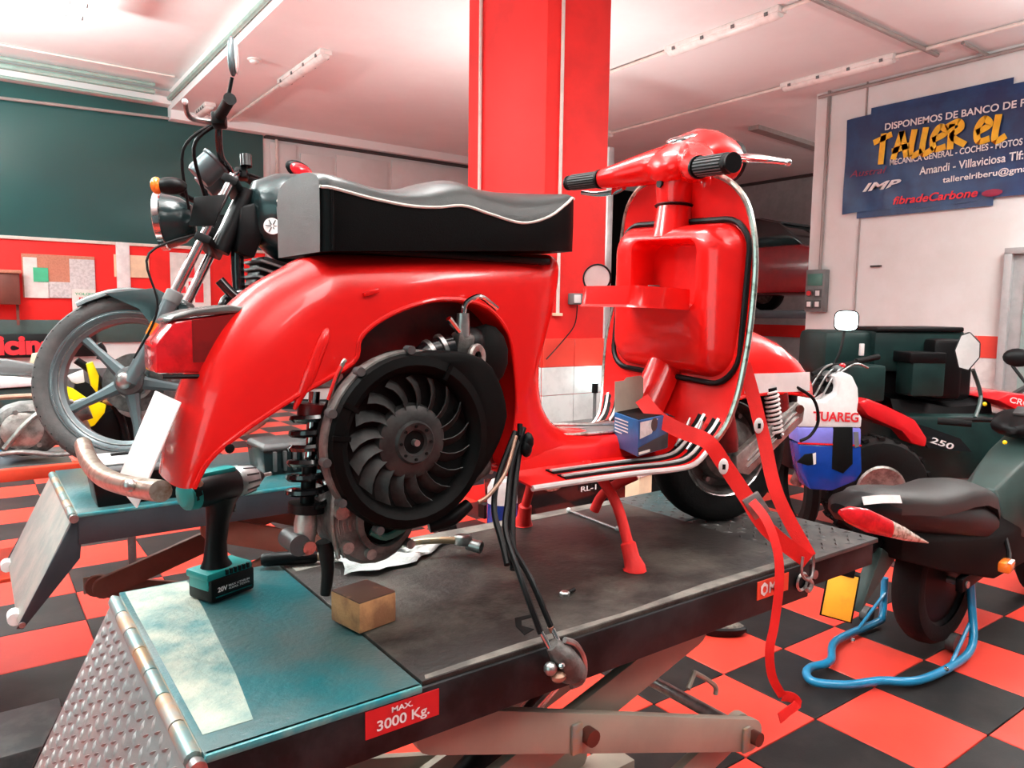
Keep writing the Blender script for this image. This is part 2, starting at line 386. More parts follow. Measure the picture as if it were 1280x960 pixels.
bpan('post', 1.60, 1.76, 1.30, 2.27, 'white_plastic', 0.07)
t1 = struct(MB().box(((2.29+9.6)/2, YB-0.11, 3.985), (9.6-2.29, 0.2, 0.12)).build('trim_1', 'ceiling_paint', bev=0.004))
t2 = struct(MB().box(((3.58+9.6)/2, YB-0.06, 3.905), (9.6-3.58, 0.1, 0.03)).build('trim_2', 'dark_line', smooth=False))
t3 = struct(MB().box(((2.29-5)/2, YB-0.12, 4.185), (7.29, 0.22, 0.17)).build('trim_3', 'ceiling_paint', bev=0.004))
for i, (y, z, r) in enumerate(((YB-0.45, 4.17, 0.035), (YB-0.5, 4.245, 0.022), (YB-0.3, 4.085, 0.02))):
    tag(MB().tube([(-4.5, y, z), (2.05, y, z)], r, 8).build('service_pipe', 'pipe_green'), ['thick pale green pipe along the top of the dark glazed wall', 'thin pale green pipe running just above the thickest pipe', 'thin green pipe under the thick pipe on the dark wall'][i], 'pipe')
tr = struct(MB().tube([(2.255, 0.0, ZC+0.11), (2.255, YB-0.3, ZC+0.11)], 0.03, 8).build('trim_4', 'pipe_green'))
tag(MB().tube([(-4.5, YB-0.9, ZCL-0.02), (2.2, YB-0.9, ZCL-0.02)], 0.012, 6).build('ceiling_cable', 'conduit_white'), 'thin cable line across the bright bay ceiling', 'cable')
tag(MB().tube([(-4.9, YB-0.08, 3.72), (3.5, YB-0.08, 3.99)], 0.02, 8).build('rail', 'conduit'), 'long thin brown rail across the dark green glazed wall', 'rail')

# right wall with dado tiles and door
wr = struct(MB().box((XW+0.15, 1.2, 2.1), (0.3, 8.08, 4.4)).build('wall_right', 'white_wall', smooth=False))
def wtile(y0, y1, z0, z1, m, x=XW, parent=wr): return MB().box((x-0.005, (y0+y1)/2, (z0+z1)/2), (0.012, y1-y0-0.005, z1-z0-0.005)).build('tile', m, parent, bev=0.0015, seg=1)
for k in range(10):
    y0 = 3.10+0.214*k
    wtile(y0, y0+0.214, 1.03, 1.255, 'red_tile')
    for q in range(4): wtile(y0, y0+0.214, 1.03-0.225*(q+1), 1.03-0.225*q, 'white_tile')
door = struct(MB().box((XW-0.02, 2.55, 1.03), (0.05, 0.96, 2.06)).build('door_1', 'grey_paint', bev=0.004))
MB().box((XW-0.05, 2.50, 1.05), (0.02, 0.82, 1.86)).build('pane', 'glass_teal', door)
MB().box((XW-0.05, 3.055, 1.03), (0.10, 0.07, 2.06)).build('frame_post', 'grey_paint', door, bev=0.004)
MB().box((XW-0.05, 2.55, 2.08), (0.10, 1.08, 0.06)).build('frame_head', 'grey_paint', door, bev=0.004)
wf = struct(MB().box((XF+0.1, 7.2, 2.1), (0.2, 7.8, 4.4)).build('wall_far', 'grey_paint', smooth=False))
MB().box((XF-0.01, 7.2, 1.14), (0.02, 7.6, 0.23)).build('red_dado', 'red_wall', wf)
MB().box((XF-0.03, 7.2, 4.02), (0.06, 7.6, 0.05)).build('dark_rail', 'dark_line', wf)

# the red pillar
PX0, PX1, PY0, PY1 = 3.045, 3.59, 3.84, 4.76
pil = struct(MB().box(((PX0+PX1)/2, (PY0+PY1)/2, ZC/2), (PX1-PX0, PY1-PY0, ZC)).build('pillar', 'red_wall', bev=0.004))
n1 = 2
for k in range(n1):
    x0 = PX0+(PX1-PX0)/n1*k; x1 = PX0+(PX1-PX0)/n1*(k+1)
    for q, m in enumerate(('red_tile', 'white_tile', 'white_tile', 'white_tile', 'white_tile', 'white_tile')):
        z1 = 1.255-0.19*q
        MB().box(((x0+x1)/2, PY0-0.006, z1-0.095), (x1-x0-0.004, 0.014, 0.186)).build('tile', m, pil, bev=0.0015, seg=1)
for k in range(4):
    y0 = PY0+(PY1-PY0)/4*k; y1 = PY0+(PY1-PY0)/4*(k+1)
    for q, m in enumerate(('red_tile', 'white_tile', 'white_tile', 'white_tile')):
        z1 = 1.255-0.19*q
        MB().box((PX0-0.006, (y0+y1)/2, z1-0.095), (0.014, y1-y0-0.004, 0.186)).build('tile', m, pil, bev=0.0015, seg=1)
MB().tube([(PX0-0.016, 4.58, 1.4), (PX0-0.016, 4.58, ZC)], 0.013, 8).build('conduit', 'conduit_white', pil)
MB().tube([(3.16, PY0-0.016, 1.42), (3.16, PY0-0.016, ZC)], 0.012, 8).build('conduit', 'conduit_white', pil)
MB().box((3.16, PY0-0.014, 1.415), (0.07, 0.03, 0.02)).build('conduit_clip', 'paper_cream', pil, bev=0.003)
ob = thing('socket_box', 'small grey socket box on the red pillar', 'socket', (3.30, PY0, 1.49))
MB().box((3.30, PY0-0.03, 1.52), (0.085, 0.06, 0.075)).build('box', 'mid_grey', ob, bev=0.006)
MB().box((3.29, PY0-0.063, 1.52), (0.055, 0.01, 0.055)).build('cover', 'white_plastic', ob, bev=0.003)
tag(MB().tube([(3.32, PY0-0.03, 1.48), (3.30, PY0-0.03, 1.35), (3.2, PY0-0.04, 1.25), (3.06, PY0-0.03, 1.12)], 0.004, 6, sm=6).build('wire', 'black_plastic'), 'thin dark wire hanging from the pillar socket', 'wire')
tag(MB().box((5.63, 6.0, 1.6), (0.08, 0.08, 3.19)).build('steel_post', 'grey_paint', bev=0.006), 'light grey steel post standing behind the red pillar', 'post')

# ceiling fittings
def fixture(x, y0, y1, label, lit=False, z=ZC):
    t = thing('fluorescent_light', label, 'light', (x, (y0+y1)/2, z-0.06), 'ceiling light fittings')
    MB().box((x, (y0+y1)/2, z-0.025), (0.13, y1-y0, 0.05)).build('housing', 'tube_white', t, bev=0.008)
    rings = []
    for y in (y0+0.02, y0+0.05, y1-0.05, y1-0.02):
        e = 0.8 if y in (y0+0.02, y1-0.02) else 1.0
        rings.append([(x+0.055*e*math.cos(a), y, z-0.05-0.045*e*math.sin(a)) for a in [math.pi*k/10 for k in range(11)]])
    MB().loft(rings).build('diffuser', 'tube_lit' if lit else 'tube_white', t)
    if lit:
        for y in (y0+.2, y1-.2): MB().cyl((x, y, z), (x, y, z+.21), .006, n=8).build('hanger_rod', 'steel', t)
    n = 4
    for k in range(n):
        yy = y0+0.12+(y1-y0-0.24)*k/(n-1)
        for sx in (-1, 1): MB().box((x+sx*0.066, yy, z-0.045), (0.012, 0.035, 0.03)).build('clip', 'mid_grey', t, bev=0.002)
    return t
fixture(5.71, 3.99, 5.27, 'white strip light fitting nearest to the red pillar top on ceiling')
fixture(7.60, 3.98, 5.26, 'white strip light fitting closest to the blue banner wall')
fixture(7.60, 8.05, 9.33, 'white strip light fitting just behind the red pillar on ceiling')
fixture(3.04, 7.42, 8.72, 'white strip light fitting on the soffit near the smoke detector')
fixture(0.9, 6.9, 8.2, 'lit strip light fitting on the bright higher bay ceiling', True, ZCL-0.2)
fixture(2.62, 10.2, 10.75, 'short white strip light fitting at the soffit corner')
for x, y0, y1, nm in ((5.71, 5.27, 7.5, 'conduit from the strip light towards the pillar'), (5.71, 1.0, 3.99, 'conduit leading on from the strip light towards the open bay'), (7.6, 5.26, 8.05, 'conduit linking the two strip lights by the banner wall'), (7.6, 0.5, 3.98, 'conduit leaving the strip light along the banner wall ceiling'), (3.04, 8.72, 10.9, 'conduit from the soffit strip light to the back wall')):
    tag(MB().tube([(x, y0, ZC-0.03), (x, y1, ZC-0.03)], 0.018, 8).build('ceiling_conduit', 'conduit_white'), 'pale '+nm, 'conduit')
P = PZ(1172, 65, ZC)
tag(MB().tube([(4.6, P.y, ZC-0.03), (P.x, P.y, ZC-0.03)], 0.022, 8).build('dark_pipe', 'conduit'), 'dark pipe crossing the ceiling between the strip lights', 'pipe')
P = PZ(1235, 65, ZC)
tag(MB().tube([(7.7, P.y, ZC-0.03), (8.24, P.y, ZC-0.03)], 0.018, 8).build('dark_pipe', 'conduit'), 'short dark pipe stub on the ceiling near the banner wall top', 'pipe')
tag(MB().beam((8.9, 6.6, ZC-0.03), (12.6, 6.9, ZC-0.03), 0.16, 0.06).build('ceiling_channel', 'conduit'), 'dark cable channel on the ceiling above the raised car', 'channel')
tag(MB().tube([(XW-0.03, 5.2, ZC-0.05), (XW-0.03, 1.0, ZC-0.05)], 0.02, 8).build('wall_pipe', 'conduit'), 'dark pipe along the top edge of the white banner wall', 'pipe')
tag(MB().tube([(XW-0.025, 5.07, 1.98), (XW-0.025, 5.07, ZC)], 0.018, 8).build('wall_conduit', 'conduit'), 'grey conduit dropping to the switch box on the white wall', 'conduit')
tag(MB().tube([(XW-0.010, 4.62, 1.3), (XW-0.010, 4.62, ZC)], 0.010, 8).build('wall_conduit', 'conduit'), 'thin grey conduit passing behind the blue banner', 'conduit')
sd = thing('smoke_detector', 'small white round smoke detector on the soffit', 'detector', PZ(318, 74, ZC)-V((0, 0, 0.05)))
c = PZ(318, 74, ZC)
MB().lathe(c, (0, 0, -1), [(0, 0.0), (0.07, 0.0), (0.07, 0.012), (0.05, 0.022), (0.045, 0.04), (0.02, 0.05), (0, 0.05)], 20).build('base', 'tube_white', sd)

# switch box on the right wall
sb = thing('switch_box', 'grey switch box with red button on the white wall', 'switch box', (XW, 5.08, 1.50))
MB().box((XW-0.05, 5.08, 1.73), (0.10, 0.25, 0.50)).build('body', 'mid_grey', sb, bev=0.01)
MB().box((XW-0.104, 5.08, 1.86), (0.012, 0.19, 0.14)).build('meter_window', 'green_light', sb, bev=0.003)
MB().cyl((XW-0.1, 5.135, 1.70), (XW-0.125, 5.135, 1.70), 0.042, n=18).build('button_ring', 'dark_grey', sb)
MB().cyl((XW-0.1, 5.135, 1.70), (XW-0.14, 5.135, 1.70), 0.028, n=16).build('red_button', 'label_red', sb)
for yy, zz in ((5.03, 1.70), (5.135, 1.57), (5.03, 1.57)):
    k = MB().box((XW-0.108, yy, zz), (0.02, 0.085, 0.095)).build('socket', 'dark_grey', sb, bev=0.004)
    MB().box((XW-0.12, yy, zz), (0.012, 0.05, 0.06)).build('socket_cover', 'white_plastic', k, bev=0.003)

# banner
def WP(px, py, x=XW-0.03): return PX(px, py, x)
bn = thing('banner', 'dark blue vinyl workshop banner on the white wall', 'banner', WP(1055, 268))
c00, c10 = WP(1055, 268), WP(1290, 248); c01, c11 = WP(1066, 152), WP(1290, 110)
y0b, y1b = c00.y+0.02, 2.2; z0b, z1b = 2.60, 3.66
rows = []
for i in range(9):
    z = z0b+(z1b-z0b)*i/8
    rows.append([(XW-0.036-0.008*math.sin(k*1.7+i*0.9), y0b+(y1b-y0b)*k/24, z+0.015*math.sin(k*0.5)) for k in range(25)])
MB().grid(rows, 0.004).build('sheet', 'banner_blue', bn)
MB().box((XW-0.025, (4.55+3.15)/2, z1b+0.02), (0.006, 1.4, 0.12)).build('top_strip', 'banner_blue', bn)
MB().box((XW-0.025, (4.65+3.25)/2, z0b-0.01), (0.006, 1.4, 0.10)).build('bottom_strip', 'banner_blue', bn)
XB = XW-0.056
def bt(s, p0, p1, hpx, m, shear=0.0, bold=0.0, font=None):
    a = PX(p0[0], p0[1], XB); b = PX(p1[0], p1[1], XB); t = PX(p0[0], p0[1]-hpx, XB)
    lettering(s, a, (b-a), V((0, 0, 1)), t.z-a.z, m, bn, width=(b-a).length, shear=shear, bold=bold)
bt('DISPONEMOS DE BANCO DE POTENCIA', (1106, 163), (1350, 121), 8.5, 'banner_white', bold=0.02)
def stroke_word():
    # hand drawn brush capitals
    W = {'T': [[(0, .72), (.9, .92)], [(.5, 1.0), (.34, -.12)]], 'A': [[(.05, -.02), (.45, .86), (.5, .86), (.72, -.02)], [(.0, .28), (.85, .4)]],
         'L': [[(.35, .95), (.15, .02), (.7, .12)]], 'e': [[(.1, .42), (.75, .62), (.5, .88), (.15, .55), (.2, .1), (.75, .12)]],
         'R': [[(.2, -.02), (.3, .9)], [(.0, .8), (.6, .95), (.75, .7), (.3, .45), (.95, .05)]]}
    x = 0.0; px0, px1 = 1092, 1200
    seq = [('T', 1.0), ('A', .85), ('L', .62), ('L', .62), ('e', .85), ('R', 1.0), (' ', .55), ('e', .95), ('L', .8)]
    tot = 5.3
    for ch, adv in seq:
        for st in W.get(ch, []):
            pts = []
            for (u, v) in st:
                uu = (x+u)/tot
                px = 1092+uu*135; base = 203-uu*24
                hh = 34
                pts.append(PX(px, base-v*hh, XB))
            MB().ribbon(pts, (0, 0.5, 1) if abs(pts[0].z-pts[-1].z) < abs(pts[0].y-pts[-1].y)*0.6 else (0, 1, 0.25), 0.062, 0.004, sm=5).build('lettering', 'banner_yellow', bn)
        x += adv*0.9
stroke_word()
bt('MECANICA GENERAL - COCHES - MOTOS', (1112, 207), (1278, 181), 7.5, 'banner_white', bold=0.02)
bt('Amandi - Villaviciosa Tlf:', (1149, 219), (1279, 199), 10, 'banner_white', bold=0.015)
bt('tallerelriberu@gmail.com', (1178, 231), (1320, 212), 10, 'banner_white', bold=0.015)
bt('fibradeCarbone', (1116, 256), (1222, 246), 10, 'banner_red', shear=0.25, bold=0.02)
bt('IMB', (1078, 240), (1126, 234), 10, 'banner_white', shear=0.35, bold=0.03)
bt('Austral', (1062, 222), (1108, 216), 8, 'banner_darkred', shear=0.3)
a = PX(1240, 241, XB); MB().sphere(a, 0.06, 10, (0.05, 1.7, 0.6)).build('emblem', 'banner_darkred', bn)
MB().box((XW-0.01, 4.4, 1.995), (0.03, 0.12, 0.02)).build('shelf_mark', 'dark_line', wr)

# notices on the red back wall
def BP(px, py): return PY(px, py, YB-0.05)
def notice(name, x0, y0, x1, y1, m, label, group=None, th=0.008, yy=YB-0.05):
    a = PY(x0, y1, yy); b = PY(x1, y0, yy)
    return tag(MB().box(((a.x+b.x)/2, yy, (a.z+b.z)/2), (b.x-a.x, th, b.z-a.z)).build(name, m, bev=0.001, seg=1), label, 'notice', group)
cb = thing('cork_board', 'brown cork notice board on the red wall', 'notice board', BP(30, 372))
def cbp(name, x0, y0, x1, y1, m, yy): 
    a = PY(x0, y1, yy); b = PY(x1, y0, yy)
    return MB().box(((a.x+b.x)/2, yy, (a.z+b.z)/2), (b.x-a.x, 0.01, b.z-a.z)).build(name, m, cb, bev=0.001, seg=1)
cbp('board', 29, 321, 118, 372, 'cork', YB-0.05)
notice('paper_sheet', 30, 322, 46, 356, 'white_paper', 'narrow white paper with a dark print pinned on the cork board', yy=YB-0.062)
notice('paper_sheet', 42, 335, 60, 352, 'paper_green', 'green and white card pinned on the cork board', yy=YB-0.072)
notice('paper_sheet', 88, 325, 118, 364, 'grey_paper', 'grey printed sheet at the cork board edge', yy=YB-0.062)
notice('paper_sheet', 31, 353, 61, 372, 'white_paper', 'wide white sheet with small print along cork board bottom', yy=YB-0.066)
notice('paper_sheet', 61, 353, 89, 372, 'grey_paper', 'pale printed sheet beside the wide white sheet on the cork board', yy=YB-0.066)
ps = notice('price_sign', 91, 362, 119, 395, 'white_paper', 'white sign with green and red heading under the cork board', yy=YB-0.075)
o = PY(93.5, 369, YB-0.082); lettering('YOLIXX', o, (1, 0, 0), (0, 0, 1), 0.035, 'paper_green', ps, width=0.23, bold=0.02)
o = PY(99, 376, YB-0.082); lettering('PRI', o, (1, 0, 0), (0, 0, 1), 0.045, 'banner_red', ps, width=0.14, bold=0.02)
notice('paper_sheet', 143, 320, 186, 346, 'paper_cream', 'cream paper card pinned on the red wall behind the white post', yy=YB-0.05)
notice('paper_sheet', 147, 350, 160, 358, 'paper_cream', 'small cream slip below the cream card on the red wall', yy=YB-0.05)
pb = notice('poster_board', 215, 318, 262, 415, 'white_paper', 'white poster sheet with red boxes behind the motorcycle fork', yy=YB-0.06)
for (x0, y0, x1, y1) in ((226, 336, 233, 352), (234, 331, 243, 347), (226, 358, 232, 366), (244, 354, 254, 378), (236, 352, 240, 362)):
    a = PY(x0, y1, YB-0.07); b = PY(x1, y0, YB-0.07)
    MB().box(((a.x+b.x)/2, YB-0.068, (a.z+b.z)/2), (b.x-a.x, 0.006, b.z-a.z)).build('printed_box', 'banner_red', pb)
bx = thing('brown_box', 'worn brown wall box at the edge of the red wall', 'box', PY(-20, 383, YB-0.3))
a = PY(-30, 380, YB-0.25); b = PY(24, 342, YB-0.25)
MB().box(((a.x+b.x)/2, YB-0.16, (a.z+b.z)/2), (b.x-a.x, 0.2, b.z-a.z)).build('body', 'rust_red', bx, bev=0.01)
MB().box(((a.x+b.x)/2, YB-0.17, b.z+0.02), (b.x-a.x+0.04, 0.24, 0.04)).build('lid', 'cork', bx, bev=0.01)
MB().box((b.x-0.03, YB-0.16, a.z-0.12), (0.03, 0.03, 0.26)).build('leg', 'rust_red', bx)
sg = thing('office_sign', 'black sign board with large red letters below the counter', 'sign', PY(0, 449, YB-0.1))
a = PY(-60, 449, YB-0.1); b = PY(120, 417, YB-0.1)
MB().box(((a.x+b.x)/2, YB-0.08, (a.z+b.z)/2), (b.x-a.x, 0.04, b.z-a.z)).build('board', 'black_plastic', sg, bev=0.004)
a = PY(-37, 445, YB-0.105); b = PY(70, 449, YB-0.105); lettering('oficina', a, (1, 0, 0), (0, 0, 1), 0.25, 'banner_red', sg, width=b.x-a.x, bold=0.05)
# ================================================================ LIFTS
ZP = 0.845
def lift(Y0, Y1, near):
    lab = ('teal and black vehicle lift platform carrying the red scooter' if near else 'teal vehicle lift platform carrying the black motorcycle')
    t = thing('scissor_lift', lab, 'lift', (0.9, (Y0+Y1)/2, 0))
    XA, XM, XE = 0.222, 1.60, 1.915
    ym = (Y0+Y1)/2
    side = 'lift_black' if near else 'lift_blue'
    # deck frame: box section with open underside
    MB().box(((XA+XM)/2, Y0+0.012, ZP-0.048), (XM-XA, 0.024, 0.085)).build('side_skirt', side, t, bev=0.003)
    MB().box(((XA+XM)/2, Y1-0.012, ZP-0.048), (XM-XA, 0.024, 0.085)).build('side_skirt', side, t, bev=0.003)
    MB().box(((XA+XM)/2, ym, ZP-0.014), (XM-XA, Y1-Y0-0.05, 0.012)).build('under_plate', 'lift_black', t)
    xs = 0.545 if near else XE
    MB().box(((XA+xs)/2, ym, ZP-0.005), (xs-XA, Y1-Y0, 0.010)).build('deck_plate', 'teal_deck', t, bev=0.002)
    MB().box(((XA+xs)/2, Y0+0.004, ZP-0.006), (xs-XA, 0.012, 0.012)).build('deck_edge', 'teal_edge', t, bev=0.003)
    if near:
        MB().box(((0.548+XM)/2, ym, ZP-0.004), (XM-0.548, Y1-Y0-0.012, 0.014)).build('deck_board', 'mat_board', t, bev=0.002)
        e = MB()
        pts = [(0.56, Y0+0.02), (0.75, Y0+0.028), (1.0, Y0+0.02), (1.25, Y0+0.035), (1.58, Y0+0.03)]
        e.prism([(0.555, Y0+0.008, ZP+0.0031)]+[(x, y, ZP+0.0031) for x, y in pts]+[(1.595, Y0+0.008, ZP+0.0031)], (0, 0, 0.0008)).build('worn_edge', 'board_edge', t, smooth=False)
        e = MB(); e.prism([(0.56, Y1-0.09, ZP+0.0031), (0.8, Y1-0.075, ZP+0.0031), (1.1, Y1-0.06, ZP+0.0031), (1.55, Y1-0.05, ZP+0.0031), (1.59, Y1-0.012, ZP+0.0031), (0.56, Y1-0.012, ZP+0.0031)], (0, 0, 0.0008)).build('worn_edge', 'board_edge', t, smooth=False)
        # pale mottled strip over the teal deck beside the hinge
        MB().prism([(0.232, Y0+0.05, ZP), (0.30, Y0+0.05, ZP), (0.318, Y0+0.2, ZP), (0.33, Y0+0.36, ZP), (0.342, Y0+0.5, ZP), (0.35, Y1-0.01, ZP), (0.232, Y1-0.008, ZP)], (0, 0, 0.0008)).build('pale_strip', 'pale_band', t, smooth=False)
        MB().prism([(0.78, 1.02, ZP+0.0031), (0.81, 1.03, ZP+0.0031), (0.80, 1.055, ZP+0.0031), (0.815, 1.075, ZP+0.0031), (0.845, 1.075, ZP+0.0031), (0.85, 1.085, ZP+0.0031), (0.81, 1.09, ZP+0.0031), (0.79, 1.06, ZP+0.0031)], (0, 0, 0.0009)).build('gouge', 'black_matte', t, smooth=False)
    # far flap with treads
    MB().box(((XM+XE)/2, ym if not near else (1.36+Y0)/2, ZP-0.006), (XE-XM, (Y1-Y0) if not near else 1.36-Y0, 0.012)).build('end_flap', 'diamond_dark' if near else 'teal_deck', t, bev=0.002)
    if near: MB().box(((XM+XE)/2, (1.36+Y1)/2, ZP-0.005), (XE-XM, Y1-1.36, 0.012)).build('end_flap', 'teal_deck', t, bev=0.002)
    MB().box(((XM+XE)/2, Y0+0.02, ZP-0.04), (XE-XM-0.004, 0.018, 0.07)).build('flap_cheek', side, t, bev=0.003)
    for x in (XM+0.035,): MB().cyl((x, Y0+0.02, ZP-0.045), (x, Y0+0.004, ZP-0.045), 0.011, n=12).build('bolt', 'steel', t)
    tr = MB()
    yy0, yy1 = (Y0+0.015, 1.64) if near else (Y0+0.02, Y1-0.02)
    k = 0; x = XM+0.02
    while x < XE-0.01:
        y = yy0+(0.02 if k % 2 else 0.0); q = 0
        while y < yy1:
            a = R(45 if (k+q) % 2 else -45); dx, dy = 0.013*math.cos(a), 0.013*math.sin(a); nx, ny = -dy*0.25, dx*0.25
            tr.add([(x-dx, y-dy, ZP), (x+nx, y+ny, ZP), (x+dx, y+dy, ZP), (x-nx, y-ny, ZP), (x, y, ZP+0.004)], [(0, 3, 4), (3, 2, 4), (2, 1, 4), (1, 0, 4)])
            y += 0.04; q += 1
        x += 0.03; k += 1
    tr.build('tread', 'diamond_dark' if near else 'teal_edge', t, smooth=False)['kind'] = 'stuff'
    # hinge
    yy = Y0+0.012; q = 0; hx, hz = XA-0.010, ZP-0.012
    MB().cyl((hx, Y0-0.006, hz), (hx, Y1+0.004, hz), 0.007, n=12).build('hinge_pin', 'steel', t)
    n = 7; L = (Y1-Y0-0.03)/n
    for q in range(n):
        MB().cyl((hx, Y0+0.015+L*q+0.002, hz), (hx, Y0+0.015+L*(q+1)-0.002, hz), 0.0125, n=14).build('hinge_barrel', ('hinge_rust', 'hinge_teal')[(q+1) % 2] if q not in (3,) else 'hinge_teal', t)
    MB().cyl((hx, Y0-0.010, hz), (hx, Y0+0.004, hz), 0.012, n=14).build('pin_head', 'steel', t)
    MB().box((hx+0.017, ym, hz+0.003), (0.016, Y1-Y0-0.03, 0.014)).build('hinge_leaf', 'hinge_rust', t, bev=0.002)
    # ramp hanging down
    d = V((-0.125, 0, -0.26)).normalized(); L = 0.36 if near else 0.31; nrm = V((d.z, 0, -d.x)).normalized()
    if nrm.x > 0: nrm = -nrm
    a = V((hx-0.008, 0, hz-0.008)); b = a+d*L
    rp = MB()
    rp.prism([V((a.x, Y0+0.01, a.z)), V((a.x, Y1-0.01, a.z)), V((b.x, Y1-0.01, b.z)), V((b.x, Y0+0.01, b.z))], -nrm*0.008)
    ramp = rp.build('ramp', 'diamond' if near else 'ramp_grey', t, bev=0.002)
    if near:
        tr = MB(); k = 0; s_ = 0.02
        while s_ < L-0.01:
            y = Y0+0.03+(0.012 if k % 2 else 0); q = 0
            while y < Y1-0.02:
                c = a+d*s_+V((0, y, 0)); aa = R(52 if (k+q) % 2 else -38)
                u = (d*math.cos(aa)+V((0, 1, 0))*math.sin(aa))*0.0115; v_ = (d*-math.sin(aa)+V((0, 1, 0))*math.cos(aa))*0.0028
                tr.add([c-u, c+v_, c+u, c-v_, c+nrm*0.0034+u*0.4, c+nrm*0.0034-u*0.4], [(0, 3, 5), (3, 4, 5), (3, 2, 4), (2, 1, 4), (1, 5, 4), (1, 0, 5)])
                y += 0.026; q += 1
            s_ += 0.022; k += 1
        tr.build('tread', 'diamond', ramp, smooth=False)['kind'] = 'stuff'
    for yy in ((Y0+0.004, Y1-0.012)):
        MB().prism([V((a.x+0.012, yy, a.z+0.012)), V((a.x+0.03, yy, a.z-0.01)), V((a.x+0.02, yy, a.z-0.11)), V((b.x+0.012, yy, b.z-0.004)), V((b.x-0.004, yy, b.z))], (0, 0.008, 0)).build('ramp_cheek', 'lift_blue' if not near else 'lift_black', t, bev=0.0015)
    for yy in (Y0+0.08, Y1-0.08):
        MB().cyl((b.x-0.004, yy, b.z), (b.x-0.004, yy+0.05, b.z), 0.018, n=14).build('ramp_roller', 'white_plastic', t)
    MB().cyl((b.x+0.01, Y0+0.002, b.z+0.01), (b.x+0.01, Y0-0.004, b.z+0.01), 0.008, n=12).build('bolt', 'steel', t)
    # scissor arms
    am = 'arm_beige' if near else 'arm_brown'
    KR, KL = (1.475, 0.42), (0.33, 0.42)
    def arm(p, q, y, wd=0.078, th=0.022):
        a_, b_ = V((p[0], y, p[1])), V((q[0], y, q[1])); dd = (b_-a_).normalized(); nn = V((-dd.z, 0, dd.x)); pts = []
        for s_, c_ in ((1, b_), (-1, a_)):
            for k in range(9):
                an = math.pi*(0.5-k/8.0) if s_ > 0 else math.pi*(-0.5-k/8.0)
                pts.append(c_+dd*(math.cos(an)*wd/2)+nn*(math.sin(an)*wd/2))
        MB().prism(pts, (0, th, 0)).build('scissor_arm', am, t, bev=0.002)
    for s_, ya, yb in ((1, Y0+0.05, Y0+0.085), (-1, Y1-0.072, Y1-0.107)):
        arm((0.60, ZP-0.12), KR, ya); arm((1.30, ZP-0.13), (KL[0]+0.02, KL[1]), yb)
        arm((KR[0], KR[1]), (0.42, 0.09), yb); arm(KL, (1.42, 0.09), ya)
        for (x, z) in (KR, KL, ((0.60+KR[0])/2-0.1, (ZP-0.12+KR[1])/2+0.035), (0.92, 0.25)):
            y_ = ya if s_ > 0 else ya+0.022
            MB().cyl((x, y_, z), (x, y_-s_*0.022, z), 0.017, n=14).build('pivot_pin', 'rust_red', t)
            MB().box((x-0.028, y_-s_*0.004, z+0.002), (0.026, 0.008, 0.062)).build('pin_plate', 'hinge_rust', t, bev=0.003)
    MB().cyl((KR[0], Y0+0.05, KR[1]), (KR[0], Y1-0.05, KR[1]), 0.016, n=14).build('cross_shaft', 'steel', t)
    for yy in (Y0+0.07, Y1-0.09):
        MB().box((0.92, yy, 0.03), (1.35, 0.10, 0.06)).build('base_rail', 'arm_beige' if near else 'lift_blue', t, bev=0.004)
    MB().box((0.92, ym, 0.008), (1.25, Y1-Y0-0.2, 0.016)).build('base_plate', 'lift_black', t)
    MB().cyl((0.48, ym, 0.16), (0.95, ym, 0.45), 0.04, n=18).build('cylinder', 'lift_black', t)
    MB().cyl((0.95, ym, 0.45), (1.28, ym, 0.66), 0.02, n=14).build('piston_rod', 'chrome', t)
    for (x, z) in ((0.62, ZP-0.125), (1.30, ZP-0.135)):
        MB().box((x, ym, z+0.055), (0.10, Y1-Y0-0.1, 0.05)).build('slide_block', 'lift_black', t, bev=0.003)
    return t
liftA = lift(0.972, 1.655, True)
liftB = lift(2.365, 3.045, False)
# labels and the lever of the near lift
YF = 0.972
lb = MB().box(((0.448+0.574)/2, YF-0.001, 0.810), (0.126, 0.002, 0.043)).build('rating_label', 'label_red', liftA)
lettering('MAX.', (0.4905, YF-0.0026, 0.8185), (1, 0, 0), (0, 0, 1), 0.009, 'banner_white', lb, width=0.036, bold=0.03)
lettering('3000 Kg.', (0.466, YF-0.0026, 0.7915), (1, 0, 0), (0, 0, 1), 0.0215, 'banner_white', lb, width=0.090, bold=0.02)
lb = MB().box(((1.395+1.512)/2, YF-0.001, 0.812), (0.117, 0.002, 0.042)).build('maker_label', 'label_orange', liftA)
lettering('M', (1.437, YF-0.0026, 0.800), (1, 0, 0), (0, 0, 1), 0.026, 'banner_white', lb, width=0.024, bold=0.02)
lettering('K', (1.465, YF-0.0026, 0.800), (1, 0, 0), (0, 0, 1), 0.026, 'banner_white', lb, width=0.018, bold=0.02)
hx_ = MB(); c = V((1.418, YF-0.003, 0.813))
hx_.prism([c+V((0.014*math.cos(R(60*k+30)), 0, 0.016*math.sin(R(60*k+30)))) for k in range(6)], (0, -0.0008, 0)).build('emblem', 'banner_white', lb)
hx_ = MB(); hx_.prism([c+V((0.007*math.cos(R(60*k)), -0.001, 0.008*math.sin(R(60*k)))) for k in range(6)], (0, -0.0008, 0)).build('emblem', 'label_orange', lb)
MB().tube([(1.28, 1.06, 0.58), (1.31, 1.07, 0.60), (1.325, 1.075, 0.598), (1.40, 1.08, 0.545), (1.405, 1.08, 0.52)], 0.006, 8, sm=4).build('safety_lever', 'arm_beige', liftA)
# anchor ring for the strap
MB().lathe((1.565, YF-0.008, 0.80), (0, 1, 0), [(0.020, 0), (0.024, 0.004), (0.020, 0.008), (0.016, 0.004), (0.020, 0)], 20).build('anchor_ring', 'steel', liftA)
